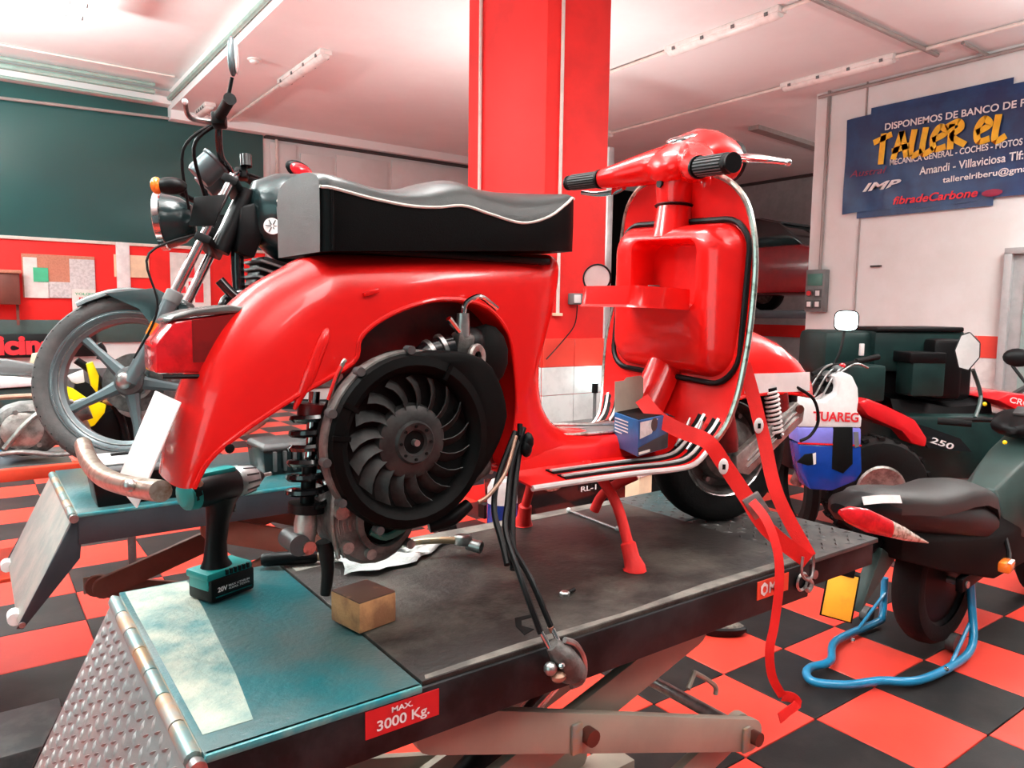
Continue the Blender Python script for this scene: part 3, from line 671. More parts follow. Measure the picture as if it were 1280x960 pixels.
# ================================================================ RED SCOOTER
YC = 1.355
ZB = ZP+0.003
sc = thing('scooter', 'red vintage scooter with exposed engine standing on the lift', 'scooter', (1.19, YC, ZB))
def S(x, yo, z):
    s = sm01(1.15, 1.5, x); return V((x+0.09*yo*s, YC+yo, ZP+z+0.05*yo*s))
def rot(p, ang, cx=1.60):
    p = V(p); a = R(ang); dx, dy = p.x-cx, p.y-YC
    return V((cx+dx*math.cos(a)-dy*math.sin(a), YC+dx*math.sin(a)+dy*math.cos(a), p.z))
# ---- rear body shell
key = [((.258, .288), (.282, .290), .100), ((.270, .36), (.305, .335), .108), ((.297, .46), (.355, .377), .115), ((.342, .55), (.445, .432), .120),
       ((.400, .612), (.548, .486), .122), ((.468, .655), (.563, .530), .122), ((.525, .682), (.607, .565), .122), ((.65, .690), (.682, .594), .120),
       ((.78, .697), (.752, .604), .115), ((.92, .704), (.842, .590), .110), ((1.03, .711), (.902, .535), .104), ((1.085, .708), (.925, .45), .098),
       ((1.082, .665), (.932, .39), .095), ((1.062, .60), (.930, .345), .092), ((1.040, .52), (.925, .31), .090), ((1.036, .44), (.92, .285), .090),
       ((1.055, .365), (.918, .262), .090), ((1.11, .312), (.925, .25), .090), ((1.2, .298), (.95, .245), .085)]
c0 = spline([(a[0], 0, a[1]) for a, b, c in key], 4); c1 = spline([(b[0], 0, b[1]) for a, b, c in key], 4); cw = spline([(c, 0, 0) for a, b, c in key], 4)
rows = []
nv = 12
for i in range(len(c0)):
    row = []
    for k in range(-nv, nv+1):
        ph = abs(k)/nv*math.pi/2; e = 2/2.7
        g = 1-math.cos(ph)**e if abs(k) < nv else 1.0
        yo = cw[i].x*math.sin(ph)**e*(1 if k > 0 else -1)
        p = c0[i].lerp(c1[i], g); row.append(V((p.x, YC+yo, ZP+p.z)))
    rows.append(row)
MB().grid(rows).build('rear_body', 'red_paint', sc, ang=60)
lip = [[V((p.x, YC-w_.x, ZP+p.z)), V((p.x+0.002, YC-w_.x+0.012, ZP+p.z-0.006)), V((p.x, YC-0.03, ZP+p.z))] for p, w_ in zip(c1, cw)]
MB().grid(lip).build('arch_flange', 'red_paint', sc)
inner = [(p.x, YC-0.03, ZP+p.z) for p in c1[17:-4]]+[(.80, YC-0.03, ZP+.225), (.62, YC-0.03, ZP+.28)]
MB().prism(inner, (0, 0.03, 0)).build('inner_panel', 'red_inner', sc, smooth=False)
MB().tube([V((p.x, YC-w_.x-0.001, ZP+p.z)) for p, w_ in zip(c1, cw)], 0.0045, 8).build('arch_lip', 'red_paint', sc)
# pressed flute, petrol tap and worn spot on the tail
MB().tube([PY(409, 410, 1.240), PY(404, 425, 1.236), PY(386, 470, 1.236), PY(368, 512, 1.238)], [.003, .010, .012, .003], 12, sm=4).build('pressed_rib', 'red_paint', sc)
MB().box((0.585, YC-0.122, ZP+.612), (0.030, 0.010, 0.008), Matrix.Rotation(R(-18), 3, 'Y')).build('fuel_tap', 'red_paint', sc, bev=0.002)
MB().sphere((0.375, YC-0.117, ZP+.385), 0.012, 10, (2.4, 0.25, 0.6), Matrix.Rotation(R(-28), 3, 'Y')).build('bare_metal_patch', 'worn_chrome', sc)
MB().sphere((0.335, YC-0.117, ZP+.352), 0.008, 10, (1, 0.3, 1)).build('plug_hole', 'black_matte', sc)
MB().sphere((0.292, YC-0.096, ZP+.295), 0.006, 8, (1, 0.5, 1)).build('bolt', 'copper', sc)
# ---- tail lamp
prof = [(.241, .473), (.241, .520), (.270, .558), (.388, .575), (.375, .545), (.345, .472)]
lens = MB().prism([(x, YC-0.05, ZP+z) for x, z in prof], (0, 0.10, 0)).build('tail_light', 'lens_red', sc, bev=0.005)
MB().prism([(x, YC-0.0505, ZP+z) for x, z in [(.297, .490), (.297, .560), (.372, .572), (.352, .490)]], (0, -0.001, 0)).build('dark_lens_panel', 'red_inner', lens)
capp = [(.262, .557), (.268, .567), (.30, .577), (.36, .586), (.398, .582), (.405, .572), (.36, .572), (.30, .566)]
MB().prism([(x, YC-0.054, ZP+z) for x, z in capp], (0, 0.108, 0)).build('lamp_hood', 'hood', lens, bev=0.004)
MB().tube([(.405, YC-0.053, ZP+.574), (.385, YC-0.053, ZP+.538), (.352, YC-0.052, ZP+.474), (.335, YC-0.052, ZP+.466), (.25, YC-0.05, ZP+.468)], 0.004, 8).build('lamp_gasket', 'black_plastic', lens)
# ---- number plate and bumper tube
rows = [(.268, .430), (.199, .268)]
a, b = V((rows[0][0], YC, ZP+rows[0][1])), V((rows[1][0], YC, ZP+rows[1][1]))
pl = MB().prism([a+V((0, -.098, 0)), a+V((0, .098, 0)), b+V((0, .098, 0)), b+V((0, -.098, 0))], (-0.003, 0, 0.001)).build('number_plate', 'white_plastic', sc, bev=0.002)
MB().tube([PX(104, 556, .172), PX(110, 574, .166), PX(124, 592, .165), PX(142, 602, .168), PX(168, 609, .177), PX(201, 614, .190)], [.016, .016, .016, .0155, .0145, .0145], 14, sm=5).build('rear_bumper', 'rusty_chrome', sc)
MB().sphere(PX(162, 607, .164), 0.009, 10).build('bolt', 'steel', sc)
# ---- seat
sx = [.500, .512, .56, .62, .68, .735, .785, .83, .88, .94, .99, 1.03, 1.062, 1.078]
def curve(pp, Y):
    P = spline([PY(x, y, Y) for x, y in pp], 8); return [p.x for p in P], [p.z-ZP for p in P]
_tx, _tz = curve([(398, 216), (430, 226), (457, 234), (485, 236), (510, 233), (536, 226), (560, 224), (585, 233), (620, 238), (661, 240), (700, 243), (730, 249)], 1.31)
_px, _pz = curve([(400, 230), (431, 240), (464, 249), (510, 258), (545, 260), (579, 258), (612, 268), (654, 279), (687, 272), (712, 256), (724, 246)], 1.228)
def lin(xs_, ys_, x):
    if x <= xs_[0]: return ys_[0]
    for q in range(len(xs_)-1):
        if x <= xs_[q+1]: return ys_[q]+(ys_[q+1]-ys_[q])*(x-xs_[q])/max(xs_[q+1]-xs_[q], 1e-6)
    return ys_[-1]
def top(x): return lin(_tx, _tz, x)
def pip(x): return lin(_px, _pz, x)
def hw(x): return lerp1([.50, .506, .52, .54, .8, 1.0, 1.06, 1.085], [.108, .120, .127, .130, .128, .118, .108, .090], x)
def bot(x): return .680+.035*(x-.5)/.58
rings = []
xs = [.496, .500, .506, .515]+[.53+.015*k for k in range(36)]+[1.066, 1.076, 1.084]
side, topr = [], []
for x in xs:
    h, zb, zp, zt = hw(x), bot(x), pip(x), max(top(x), pip(x)+.003)
    side.append([V((x, YC+yo, ZP+z)) for yo, z in ((-h, zp), (-h*1.01, (zp+zb)/2), (-h*.99, zb), (0, zb), (h*.99, zb), (h*1.01, (zp+zb)/2), (h, zp))])
    topr.append([V((x, YC-h*math.cos(math.pi*k/12), ZP+zp+(zt-zp)*math.sin(math.pi*k/12)**0.7)) for k in range(13)])
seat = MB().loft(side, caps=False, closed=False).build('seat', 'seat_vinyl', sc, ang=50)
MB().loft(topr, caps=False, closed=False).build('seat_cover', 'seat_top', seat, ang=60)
h = hw(.50)
def endcap(i, m, nm):
    pr = side[i]+topr[i][::-1][1:-1]; mb = MB(); n = len(pr); mb.v = [p for p in pr]; mb.f = [tuple(range(n))]; mb.build(nm, m, seat)
endcap(0, 'seat_grey', 'rear_panel'); endcap(-1, 'seat_vinyl', 'front_panel')
for s_ in (-1, 1):
    MB().tube([V((x, YC+s_*(hw(x)+0.001), ZP+pip(x)+0.001)) for x in xs], 0.003, 6).build('piping', 'piping', seat)
MB().tube([V((.513, YC-hw(.512)-.001, ZP+pip(.512))), V((.513, YC-hw(.512)-.002, ZP+.74)), V((.513, YC-hw(.512)-.001, ZP+.683))], 0.0022, 6).build('seam', 'black_plastic', seat)
MB().box((.78, YC, ZP+.690), (.48, .19, .014)).build('seat_base', 'black_plastic', seat, bev=0.004)
# ---- floorboard and legshield, one sheet
cl = [(.90, .240, .195), (1.05, .240, .20), (1.2, .239, .205), (1.32, .240, .21), (1.39, .250, .212), (1.44, .285, .214), (1.475, .34, .238), (1.50, .42, .256), (1.52, .52, .263), (1.532, .62, .264), (1.538, .72, .262), (1.538, .80, .250), (1.532, .86, .230), (1.525, .90, .195), (1.52, .925, .150), (1.517, .938, .090), (1.516, .942, .03)]
cs = spline([(a, b, 0) for a, b, c in cl], 3); cwid = spline([(c, 0, 0) for a, b, c in cl], 3)
rows = []
for p, w_ in zip(cs, cwid):
    up = sm01(.28, .5, p.y)
    far = 1-.09*sm01(.48, .66, p.y)
    rows.append([S(p.x-0.010*up*(u*u)*(w_.x/.25)**2, u*w_.x*(far if u > 0 else 1), p.y-0.012*(1-up)*u*u) for u in [k/10 for k in range(-10, 11)]])
MB().grid(rows, 0.004).build('legshield', 'red_paint', sc, ang=60)
edge_n = [r[0] for r in rows]; edge_f = [r[-1] for r in rows]
loop = edge_n[16:]+edge_f[16:][::-1]
MB().tube(loop, 0.0075, 8).build('shield_trim', 'worn_chrome', sc)
MB().tube([p+V((0, -0.002, 0)) for p in edge_n[:17]], 0.0065, 8).build('floor_trim', 'bright_trim', sc)
MB().tube([p+V((0, 0.002, 0)) for p in edge_f[:17]], 0.0065, 8).build('floor_trim', 'bright_trim', sc)
for s_ in (-1, 1):
    for u in (.68, .88):
        pts = []
        for r_, p, w_ in list(zip(rows, cs, cwid))[2:19]:
            j = 10+s_*int(u*10); f_ = u*10-int(u*10); pts.append(r_[j].lerp(r_[j+s_], f_)+V((0, 0, .004)))
        st = MB().ribbon(pts, (0, 1, 0), .030, .007).build('floor_strip', 'rubber', sc)
        MB().ribbon([p+V((0, 0.004*s_, .005)) for p in pts], (0, 1, 0), .009, .004).build('strip_insert', 'bright_trim', st)
# tunnel with grey mat
rings = []
for x, h in ((.93, .075), (1.02, .06), (1.12, .052), (1.25, .05), (1.36, .055), (1.42, .07)):
    rings.append([S(x, yo, z) for yo, z in ((-.095, .238), (-.085, .238+h*.6), (-.07, .238+h*.95), (-.04, .238+h*1.05), (.04, .238+h*1.05), (.07, .238+h*.95), (.085, .238+h*.6), (.095, .238))])
tn = MB().loft(rings).build('tunnel', 'red_paint', sc, ang=50)
MB().ribbon([S(1.06, 0, .306), S(1.13, 0, .296), S(1.25, 0, .293), S(1.34, 0, .298)], (0, 1, 0), .10, .007, sm=4).build('tunnel_mat', 'mid_grey', tn)
for s_ in (-1, 1): MB().tube([S(1.05, s_*.052, .305), S(1.13, s_*.052, .297), S(1.25, s_*.052, .294), S(1.34, s_*.052, .30)], .004, 6, sm=4).build('mat_trim', 'worn_chrome', tn)
MB().tube([S(1.12, .03, .312), S(1.2, .02, .306), S(1.30, -.03, .306)], [.006, .005, .004], 8).build('tool_handle', 'steel', tn)
# lower column cover
rings = []
for x, z, r_ in ((1.385, .262, .055), (1.42, .31, .055), (1.47, .39, .055), (1.515, .47, .054), (1.53, .52, .05)):
    rings.append([S(x, 0, z)+V((-(math.sin(t)*r_)*.75, -math.cos(t)*r_, math.sin(t)*r_*.55)) for t in [math.pi*k/12 for k in range(13)]])
MB().loft(rings, caps=True).build('column_cover', 'red_paint', sc)
for yo in (-.135, -.175):
    MB().tube([S(1.40, yo, .262), S(1.43, yo, .29), S(1.455, yo, .33)], [.004, .006, .004], 8, sm=4).build('strip_end', 'chrome', sc)
# ---- glovebox
def rr(x, y0, y1, z0, z1, r_, n=6, tilt=0.0):
    pts = []
    for cx, cz, a0 in ((y1-r_, z1-r_, 0), (y0+r_, z1-r_, 90), (y0+r_, z0+r_, 180), (y1-r_, z0+r_, 270)):
        for k in range(n+1):
            a = R(a0+90*k/n); yy, zz = cx+r_*math.cos(a), cz+r_*math.sin(a); pts.append(S(x-tilt*(zz-.62), yy, zz))
    return pts
gb = MB().loft([rr(1.545, -.238, .235, .425, .815, .07), rr(1.505, -.228, .222, .430, .812, .07), rr(1.470, -.198, .188, .448, .798, .06), rr(1.452, -.165, .16, .470, .782, .05), rr(1.452, -.138, .105, .600, .772, .03), rr(1.462, -.134, .10, .605, .768, .03), rr(1.535, -.130, .095, .61, .762, .03)]).build('glovebox', 'red_paint', sc, ang=50)
MB().tube([V((lerp1([.42, .52, .62, .72, .85], [1.486, 1.508, 1.519, 1.524, 1.522], p.z-ZP-.05*(p.y-YC))+.09*(p.y-YC), p.y, p.z)) for p in rr(1.532, -.246, .226, .422, .822, .075)], .0075, 8, loop=True).build('gasket', 'black_plastic', gb)
gl = []
lidr = []
for z, g in ((.597, -.008), (.603, 0.0), (.648, .006)):
    pts = []
    for cx, cy, a0, r_ in ((1.445, .085, 0, .01), (1.30+g, .05, 90, .04), (1.30+g, -.10, 180, .04), (1.445, -.125, 270, .01)):
        for k in range(7):
            a = R(a0+90*k/6); e_ = g if z < .6 else g
            pts.append(S(cx+r_*math.cos(a), cy+r_*math.sin(a)+0.012, z))
    lidr.append(pts)
c_ = lidr[2]; cen = sum(c_, V((0, 0, 0)))/len(c_)
lidr.append([cen+(p-cen)*.93 for p in c_]); lidr.append([cen+(p-cen)*.92-V((0, 0, .03)) for p in c_])
lid = MB().loft(lidr).build('glovebox_lid', 'red_paint', gb, ang=45)
MB().sphere(S(1.30, -.105, .624), .008, 8, (.5, 1, 1)).build('lock', 'steel', lid)
dirm = V((-.75, -.62, .1)).normalized(); cm = S(1.315, .082, .668)
MB().lathe(cm, dirm, [(0, 0), (.036, 0), (.038, .006), (.036, .010), (.033, .010), (.033, .008)], 24).build('mirror_rim', 'black_plastic', lid)
MB().cyl(cm+dirm*.006, cm+dirm*.009, .033, n=24).build('mirror_face', 'mirror_glass', lid)
MB().cyl(S(1.50, .06, .60), S(1.50, .06, .655), .016, n=14).build('canister', 'mid_grey', gb)
MB().box(S(1.435, -.04, .607), (.03, .025, .02)).build('latch', 'paper_cream', gb, bev=0.003)
# ---- steering column and headset
MB().tube([S(1.50, 0, .772), S(1.505, 0, .80), S(1.515, 0, .885)], [.052, .050, .046], 20).build('steering_column', 'red_paint', sc)
MB().lathe(S(1.512, 0, .862), (0.07, 0, 1), [(.048, -.004), (.054, 0), (.048, .004)], 24).build('column_ring', 'black_plastic', sc)
def B(x, yo, z): return rot(S(x, yo, z+.05*yo), -7, 1.515)
hs = MB()
rings = []
for x, z, ry, rz in ((1.445, .955, .012, .008), (1.452, .957, .052, .034), (1.48, .966, .072, .050), (1.53, .985, .082, .064), (1.58, 1.0, .084, .070), (1.63, 1.004, .078, .068), (1.675, 1.0, .070, .062), (1.692, .998, .064, .056)):
    rings.append([B(x, ry*math.cos(2*math.pi*k/20), z+rz*math.sin(2*math.pi*k/20)) for k in range(20)])
hs.loft(rings)
head = hs.build('headset', 'red_paint', sc, ang=60)
MB().tube([B(1.512, 0, .865), B(1.512, 0, .90), B(1.525, 0, .95)], [.047, .052, .062], 20).build('headset_neck', 'red_paint', head)
MB().cyl(B(1.688, 0, .998), B(1.708, 0, .998), .058, .056, n=22).build('headlight_ring', 'black_plastic', head)
MB().cyl(B(1.455, 0, .916), B(1.463, 0, .916), .010, n=14).build('ignition_lock', 'black_plastic', head)
MB().lathe(B(1.530, 0, 1.040), (-.35, -.02, 1), [(0, 0.006), (.030, 0.006), (.042, .002), (.046, -.006), (.044, -.016)], 24).build('speedometer', 'chrome', head)
for s_ in (-1, 1):
    MB().tube([B(1.535, s_*.03, .975), B(1.50, s_*.10, .966), B(1.437, s_*.165, .945), B(1.410, s_*.215, .936)], [.058, .046, .033, .025], 16, sm=4).build('bar_arm', 'red_paint', head)
    g = MB().tube([B(1.412, s_*.208, .936), B(1.408, s_*.215, .936), B(1.386, s_*.34, .932), B(1.386, s_*.345, .932)], [.024, .0215, .0215, .019], 20).build('grip', 'rubber', sc)
    MB().lathe(B(1.408, s_*.214, .936), B(1.386, s_*.34, .932)-B(1.408, s_*.214, .936), [(.02, -.004), (.0265, -.004), (.0265, .004), (.02, .004)], 20).build('grip_collar', 'black_plastic', g)
    ribs = MB(); ax = (B(1.386, s_*.34, .932)-B(1.408, s_*.215, .936)); _, u_, w_ = frame(ax)
    for k in range(20):
        t = 2*math.pi*k/20; e = u_*math.cos(t)+w_*math.sin(t); a = B(1.407, s_*.222, .936)+e*.0215
        ribs.beam(a, a+ax*.88, .003, .003, up=e)
    ribs.build('grip_rib', 'dark_grey', g)
    MB().cyl(B(1.3855, s_*.346, .932), B(1.385, s_*.352, .932), .0215, n=20).build('grip_end', 'black_plastic', g)
    MB().prism([B(1.445, s_*.15, .930), B(1.46, s_*.19, .920), B(1.45, s_*.215, .900), B(1.435, s_*.20, .890)], (0, 0, .02)).build('lever_bracket', 'red_paint', sc, bev=0.004)
MB().tube([B(1.465, -.165, .922), PY(922, 200, 1.16), PY(940, 198, 1.10), PY(962, 200, 1.04), PY(985, 203, .99)], [.009, .011, .011, .009, .006], 12, sm=5).build('brake_lever', 'chrome', sc)
MB().sphere(PY(985, 203, .99), .0085, 10).build('lever_ball', 'chrome', sc)
MB().tube([B(1.455, .165, .915), B(1.455, .22, .905), B(1.44, .28, .900), B(1.415, .33, .905)], [.008, .010, .008, .006], 12, sm=5).build('clutch_lever', 'chrome', sc)
for k, yo in enumerate((-.125, -.165)):
    MB().sphere(B(1.452-.012*k, yo, .962), .016, 12, (.7, .9, .8)).build('switch_screw', 'steel' if k else 'copper', head)
# ---- fork, fender, front wheel
def W(x, yo, z): return rot(V((x, YC+yo, ZP+z)), -15, 1.60)
rings = []
for x, zt, hwid, zb in ((1.475, .30, .02, .24), (1.482, .38, .055, .25), (1.50, .46, .078, .27), (1.55, .52, .090, .31), (1.62, .548, .098, .345), (1.70, .552, .102, .365), (1.78, .540, .102, .372), (1.86, .510, .098, .370), (1.92, .470, .088, .362), (1.965, .425, .068, .352), (1.985, .385, .04, .345), (1.99, .36, .015, .343)):
    rings.append([W(x, -hwid*math.cos(math.pi*k/16)**1 if k != 8 else 0, zb+(zt-zb)*math.sin(math.pi*k/16)**0.75) for k in range(17)])
fen = MB().loft(rings, closed=False, caps=False).build('front_fender', 'red_paint', sc, ang=60)
rows = []
for x, y_ in ((1.70, .1035), (1.74, .1045), (1.78, .1045), (1.82, .1035), (1.86, .101), (1.90, .0955), (1.935, .087)):
    rows.append([W(x, -y_, .372), W(x, -y_+.0005, .400), W(x, -y_+.003, .425)])
MB().grid(rows, -0.002).build('white_panel', 'white_bright', fen)
MB().tube([W(x, -h_-.001, z_) for x, h_, z_ in ((1.62, .098, .345), (1.70, .102, .363), (1.78, .102, .370), (1.86, .098, .368), (1.92, .088, .36), (1.965, .068, .352))], .005, 8).build('fender_lip', 'red_paint', fen)
AX, AZ, RW = 1.70, .212, .212
axd = (W(AX, 1, AZ)-W(AX, 0, AZ)).normalized(); wc = W(AX, 0, AZ); ref = W(AX+1, 0, AZ)-wc
tp = [(.132, -.036), (.15, -.043), (.175, -.047), (.196, -.042), (.208, -.028), (.212, -.010), (.212, .010), (.208, .028), (.196, .042), (.175, .047), (.15, .043), (.132, .036)]
wh = MB().lathe(wc, axd, tp, 48).build('front_tyre', 'rubber', sc)
MB().lathe(wc, axd, [(.134, -.038), (.128, -.040), (.118, -.030), (.112, -.010), (.085, -.008), (.085, .01), (.112, .01), (.118, .03), (.134, .038)], 40).build('wheel_rim', 'alloy_dark', wh)
MB().lathe(wc, axd, [(.131, -.0385), (.1345, -.0415), (.138, -.0385)], 40).build('rim_edge', 'chrome', wh)
MB().lathe(wc, axd, [(0, -.062), (.05, -.062), (.062, -.056), (.082, -.05), (.09, -.03), (.09, .0)], 36).build('brake_hub', 'alloy_dark', wh)
for k in range(6):
    t = 2*math.pi*k/6; _, u_, w_ = frame(axd); c = wc+(u_*math.cos(t)+w_*math.sin(t))*.10-axd*.012; MB().cyl(c, c-axd*.014, .007, n=8).build('wheel_nut', 'steel', wh)
MB().tube([W(1.60, 0, .50), W(1.635, -.075, .37), W(1.655, -.092, .27), W(1.66, -.09, .22)], [.026, .028, .028, .03], 14, sm=5).build('fork_stem', 'red_inner', sc)
MB().prism([W(1.87, -.112, .345), W(1.90, -.112, .328), W(1.895, -.112, .29), W(1.72, -.112, .150), W(1.68, -.112, .160), W(1.675, -.112, .205)], W(1.87, -.086, .335)-W(1.87, -.112, .335)).build('swing_link', 'alloy', sc, bev=0.004)
for dz in (-.012, .006): MB().tube([W(1.875, -.114, .315+dz), W(1.71, -.114, .185+dz)], .003, 6).build('link_rib', 'chrome', sc)
MB().cyl(W(1.878, -.11, .325), W(1.878, -.118, .325), .012, n=14).build('link_bolt', 'rust_red', sc)
def spring(c0_, c1_, r_, wire, turns, n=14):
    a, b = V(c0_), V(c1_); d, u_, w_ = frame(b-a); N = int(turns*n)
    return MB().tube([a+(b-a)*(k/N)+(u_*math.cos(2*math.pi*k/n)+w_*math.sin(2*math.pi*k/n))*r_ for k in range(N+1)], wire, 6)
sh = spring(W(1.79, -.10, .375), W(1.81, -.105, .255), .0175, .0038, 10).build('front_spring', 'white_plastic', sc)
MB().cyl(W(1.79, -.10, .385), W(1.812, -.105, .245), .0145, n=16).build('front_damper', 'black_plastic', sh)
MB().cyl(W(1.835, -.09, .37), W(1.845, -.095, .28), .017, n=14).build('damper_body', 'red_inner', sc)
MB().box(W(1.875, -.08, .36), (.03, .03, .04)).build('damper_mount', 'black_plastic', sc, bev=0.005)
MB().tube([W(1.88, -.095, .385), W(1.93, -.11, .35), W(1.945, -.115, .29), W(1.92, -.115, .25), W(1.89, -.11, .235)], .0045, 8, sm=5).build('speedometer_cable', 'black_plastic', sc)
# ---- centre stand
def leg(pts, foot, cyl_z=.0):
    l = MB().tube(pts, .0125, 12, sm=5).build('stand_leg', 'red_strap', sc)
    f = V(foot); d = (V(pts[-2])-f).normalized()
    MB().tube([f+V((0, 0, .002)), f+V((0, 0, .010)), f+d*.03, f+d*.062, f+d*.066], [.027, .024, .019, .018, .013], 10).build('rubber_foot', 'red_strap', l)
leg([S(1.13, -.10, .235), S(1.165, -.115, .20), S(1.185, -.15, .14), S(1.188, -.185, .06), S(1.19, -.203, .012)], S(1.19, -.206, .003))
leg([S(1.12, .12, .225), S(1.16, .14, .19), S(1.18, .17, .13), S(1.185, .20, .06), S(1.19, .212, .012)], S(1.19, .215, .003))
MB().tube([S(1.13, -.10, .232), S(1.12, 0, .215), S(1.12, .12, .225)], .012, 10, sm=5).build('stand_crossbar', 'red_strap', sc)
MB().tube([PY(795, 594, 1.42), PY(770, 606, 1.46), PY(752, 620, 1.50), PY(743, 638, 1.52)], .014, 10, sm=5).build('stand_brace', 'red_strap', sc)
# ---- engine hung under the arch
YE = YC-0.165
FC = V((.637, YE, ZP+.345))
ND = V((0, -1, 0))
cover = MB().lathe(FC, ND, [(.122, .006), (.128, .022), (.140, .030), (.156, .026), (.162, .012), (.160, -.02), (.155, -.05)], 44, ref=(1, 0, 0)).build('fan_cover', 'cover_black', sc)
MB().lathe(FC, ND, [(.157, .016), (.164, .015), (.167, .006), (.165, -.012), (.158, -.014)], 30, 75, 215, ref=(1, 0, 0)).build('cover_flange', 'alloy_dark', cover)
for an in (92, 128, 158, 187, 214, 246):
    t = R(an); c = FC+V((math.cos(t)*.166, 0, math.sin(t)*.166)); MB().cyl(c+ND*.004, c+ND*.024, .008, n=10).build('cover_bolt', 'dark_grey', cover)
for an in (150, 172, 62):
    t = R(an); c = FC+V((math.cos(t)*.142, 0, math.sin(t)*.142))+ND*.028; MB().beam(c-V((math.cos(t), 0, math.sin(t)))*.016, c+V((math.cos(t), 0, math.sin(t)))*.016, .008, .006, up=ND).build('cover_rib', 'cover_black', cover)
# scroll housing leading forward to the cylinder
scr = []
for t in range(-75, 101, 7):
    r_ = lin([-75, -35, -12, 10, 40, 70, 90, 101], [.156, .158, .182, .212, .216, .172, .161, .158], t); scr.append(FC+V((math.cos(R(t))*r_, 0, math.sin(R(t))*r_)))
inn = [FC+V((math.cos(R(t))*.126, 0, math.sin(R(t))*.126)) for t in range(100, -76, -7)]
MB().prism([p+ND*.026 for p in scr+inn], (0, .10, 0)).build('scroll_housing', 'cover_black', sc, bev=0.012)
bulk = MB(); bulk.sphere(FC+V((.13, .05, .05)), .085, 16, (1.1, .7, 1.0)); bulk.build('cylinder_shroud', 'cover_black', sc)
bulk = MB(); bulk.sphere(FC+V((.215, .07, .145)), .055, 14, (.9, .8, 1.2)); bulk.build('air_filter_box', 'black_matte', sc)
MB().cyl(FC+ND*-.02, FC+ND*.004, .125, n=40).build('fan_backing', 'black_matte', cover)
fan = MB().lathe(FC, ND, [(0, .020), (.020, .020), (.024, .028), (.036, .030), (.040, .024), (.055, .022), (.066, .016), (.07, .004)], 36).build('flywheel_fan', 'fan_alloy', sc)
MB().cyl(FC+ND*.016, FC+ND*.0215, .022, n=24).build('hub_recess', 'black_matte', fan)
MB().cyl(FC+ND*.020, FC+ND*.034, .006, n=12).build('crank_nut', 'steel', fan)
NB = 17
for k in range(NB):
    t0 = 2*math.pi*k/NB; rows = []
    for i in range(6):
        f = i/5; r_ = .052+.066*f; t = t0-.10*f+0.34*f*f
        e = V((math.cos(t), 0, math.sin(t))); tn_ = V((-math.sin(t), 0, math.cos(t)))
        rows.append([FC+e*r_+ND*.003-tn_*(.014+.008*f), FC+e*r_+ND*(.018+.004*f), ])
    MB().grid(rows, .0016).build('fan_blade', 'fan_alloy', fan)
for k in range(8):
    t = 2*math.pi*k/8; c = FC+V((math.cos(t), 0, math.sin(t)))*.030+ND*.029; MB().cyl(c, c+ND*.003, .0028, n=8).build('hub_rivet', 'black_matte', fan)
# crankcase castings
def ring(c, rx, rz, y, n=24): return [V((c[0]+rx*math.cos(2*math.pi*k/n), y, ZP+c[1]+rz*math.sin(2*math.pi*k/n))) for k in range(n)]
case = MB().loft([ring((.590, .210), .085, .092, YC-.02), ring((.590, .210), .094, .100, YC-.06), ring((.590, .210), .094, .100, YC-.115), ring((.585, .205), .084, .088, YC-.135), ring((.58, .20), .072, .076, YC-.14)]).build('crankcase', 'alloy_dark', sc)
MB().loft([ring((.60, .200), .056, .062, YC-.135), ring((.60, .200), .056, .062, YC-.150), ring((.60, .200), .046, .05, YC-.153), ring((.60, .200), .044, .048, YC-.140)]).build('clutch_cover_rim', 'alloy_dark', case)
MB().cyl((.60, YC-.138, ZP+.200), (.60, YC-.1415, ZP+.200), .05, n=28).build('clutch_opening', 'black_matte', case)
MB().cyl((.612, YC-.14, ZP+.208), (.612, YC-.170, ZP+.208), .012, n=12).build('shaft_nut', 'steel', case)
MB().cyl((.580, YC-.14, ZP+.203), (.580, YC-.168, ZP+.199), .006, n=10).build('stud', 'chrome', case)
MB().box((.592, YC-.148, ZP+.240), (.075, .02, .022)).build('selector_mount', 'black_plastic', case, bev=0.004)
MB().tube([(.57, YC-.146, ZP+.182), (.60, YC-.149, ZP+.167), (.64, YC-.146, ZP+.177)], .007, 8, sm=4).build('green_seal', 'green_light', case)
for (x, z, r_) in ((.57, .140, .010), (.525, .160, .011), (.515, .225, .013), (.55, .275, .011), (.65, .145, .009), (.685, .21, .010)):
    MB().cyl((x, YC-.10, ZP+z), (x, YC-.152, ZP+z), r_, n=12).build('casing_bolt', 'alloy', case)
for k in range(5):
    MB().tube([(.508+.012*k, YC-.130, ZP+.260-.012*k), (.502+.010*k, YC-.137, ZP+.200), (.515+.012*k, YC-.130, ZP+.138)], .0045, 6, sm=4).build('casting_rib', 'alloy', case)
MB().tube([(.68, YC-.10, ZP+.20), (.76, YC-.09, ZP+.235), (.86, YC-.07, ZP+.265)], [.045, .036, .03], 14, sm=4).build('swing_arm', 'alloy_dark', sc)
MB().tube([(.70, YC-.13, ZP+.165), (.745, YC-.14, ZP+.178), (.785, YC-.14, ZP+.20)], [.012, .016, .012], 10, sm=4).build('kick_shaft', 'black_plastic', sc)
MB().prism([(.715, YC-.15, ZP+.232), (.755, YC-.15, ZP+.242), (.80, YC-.15, ZP+.268), (.77, YC-.15, ZP+.272), (.72, YC-.15, ZP+.252)], (0, .012, 0)).build('teal_bracket', 'pipe_green', sc, bev=0.002)
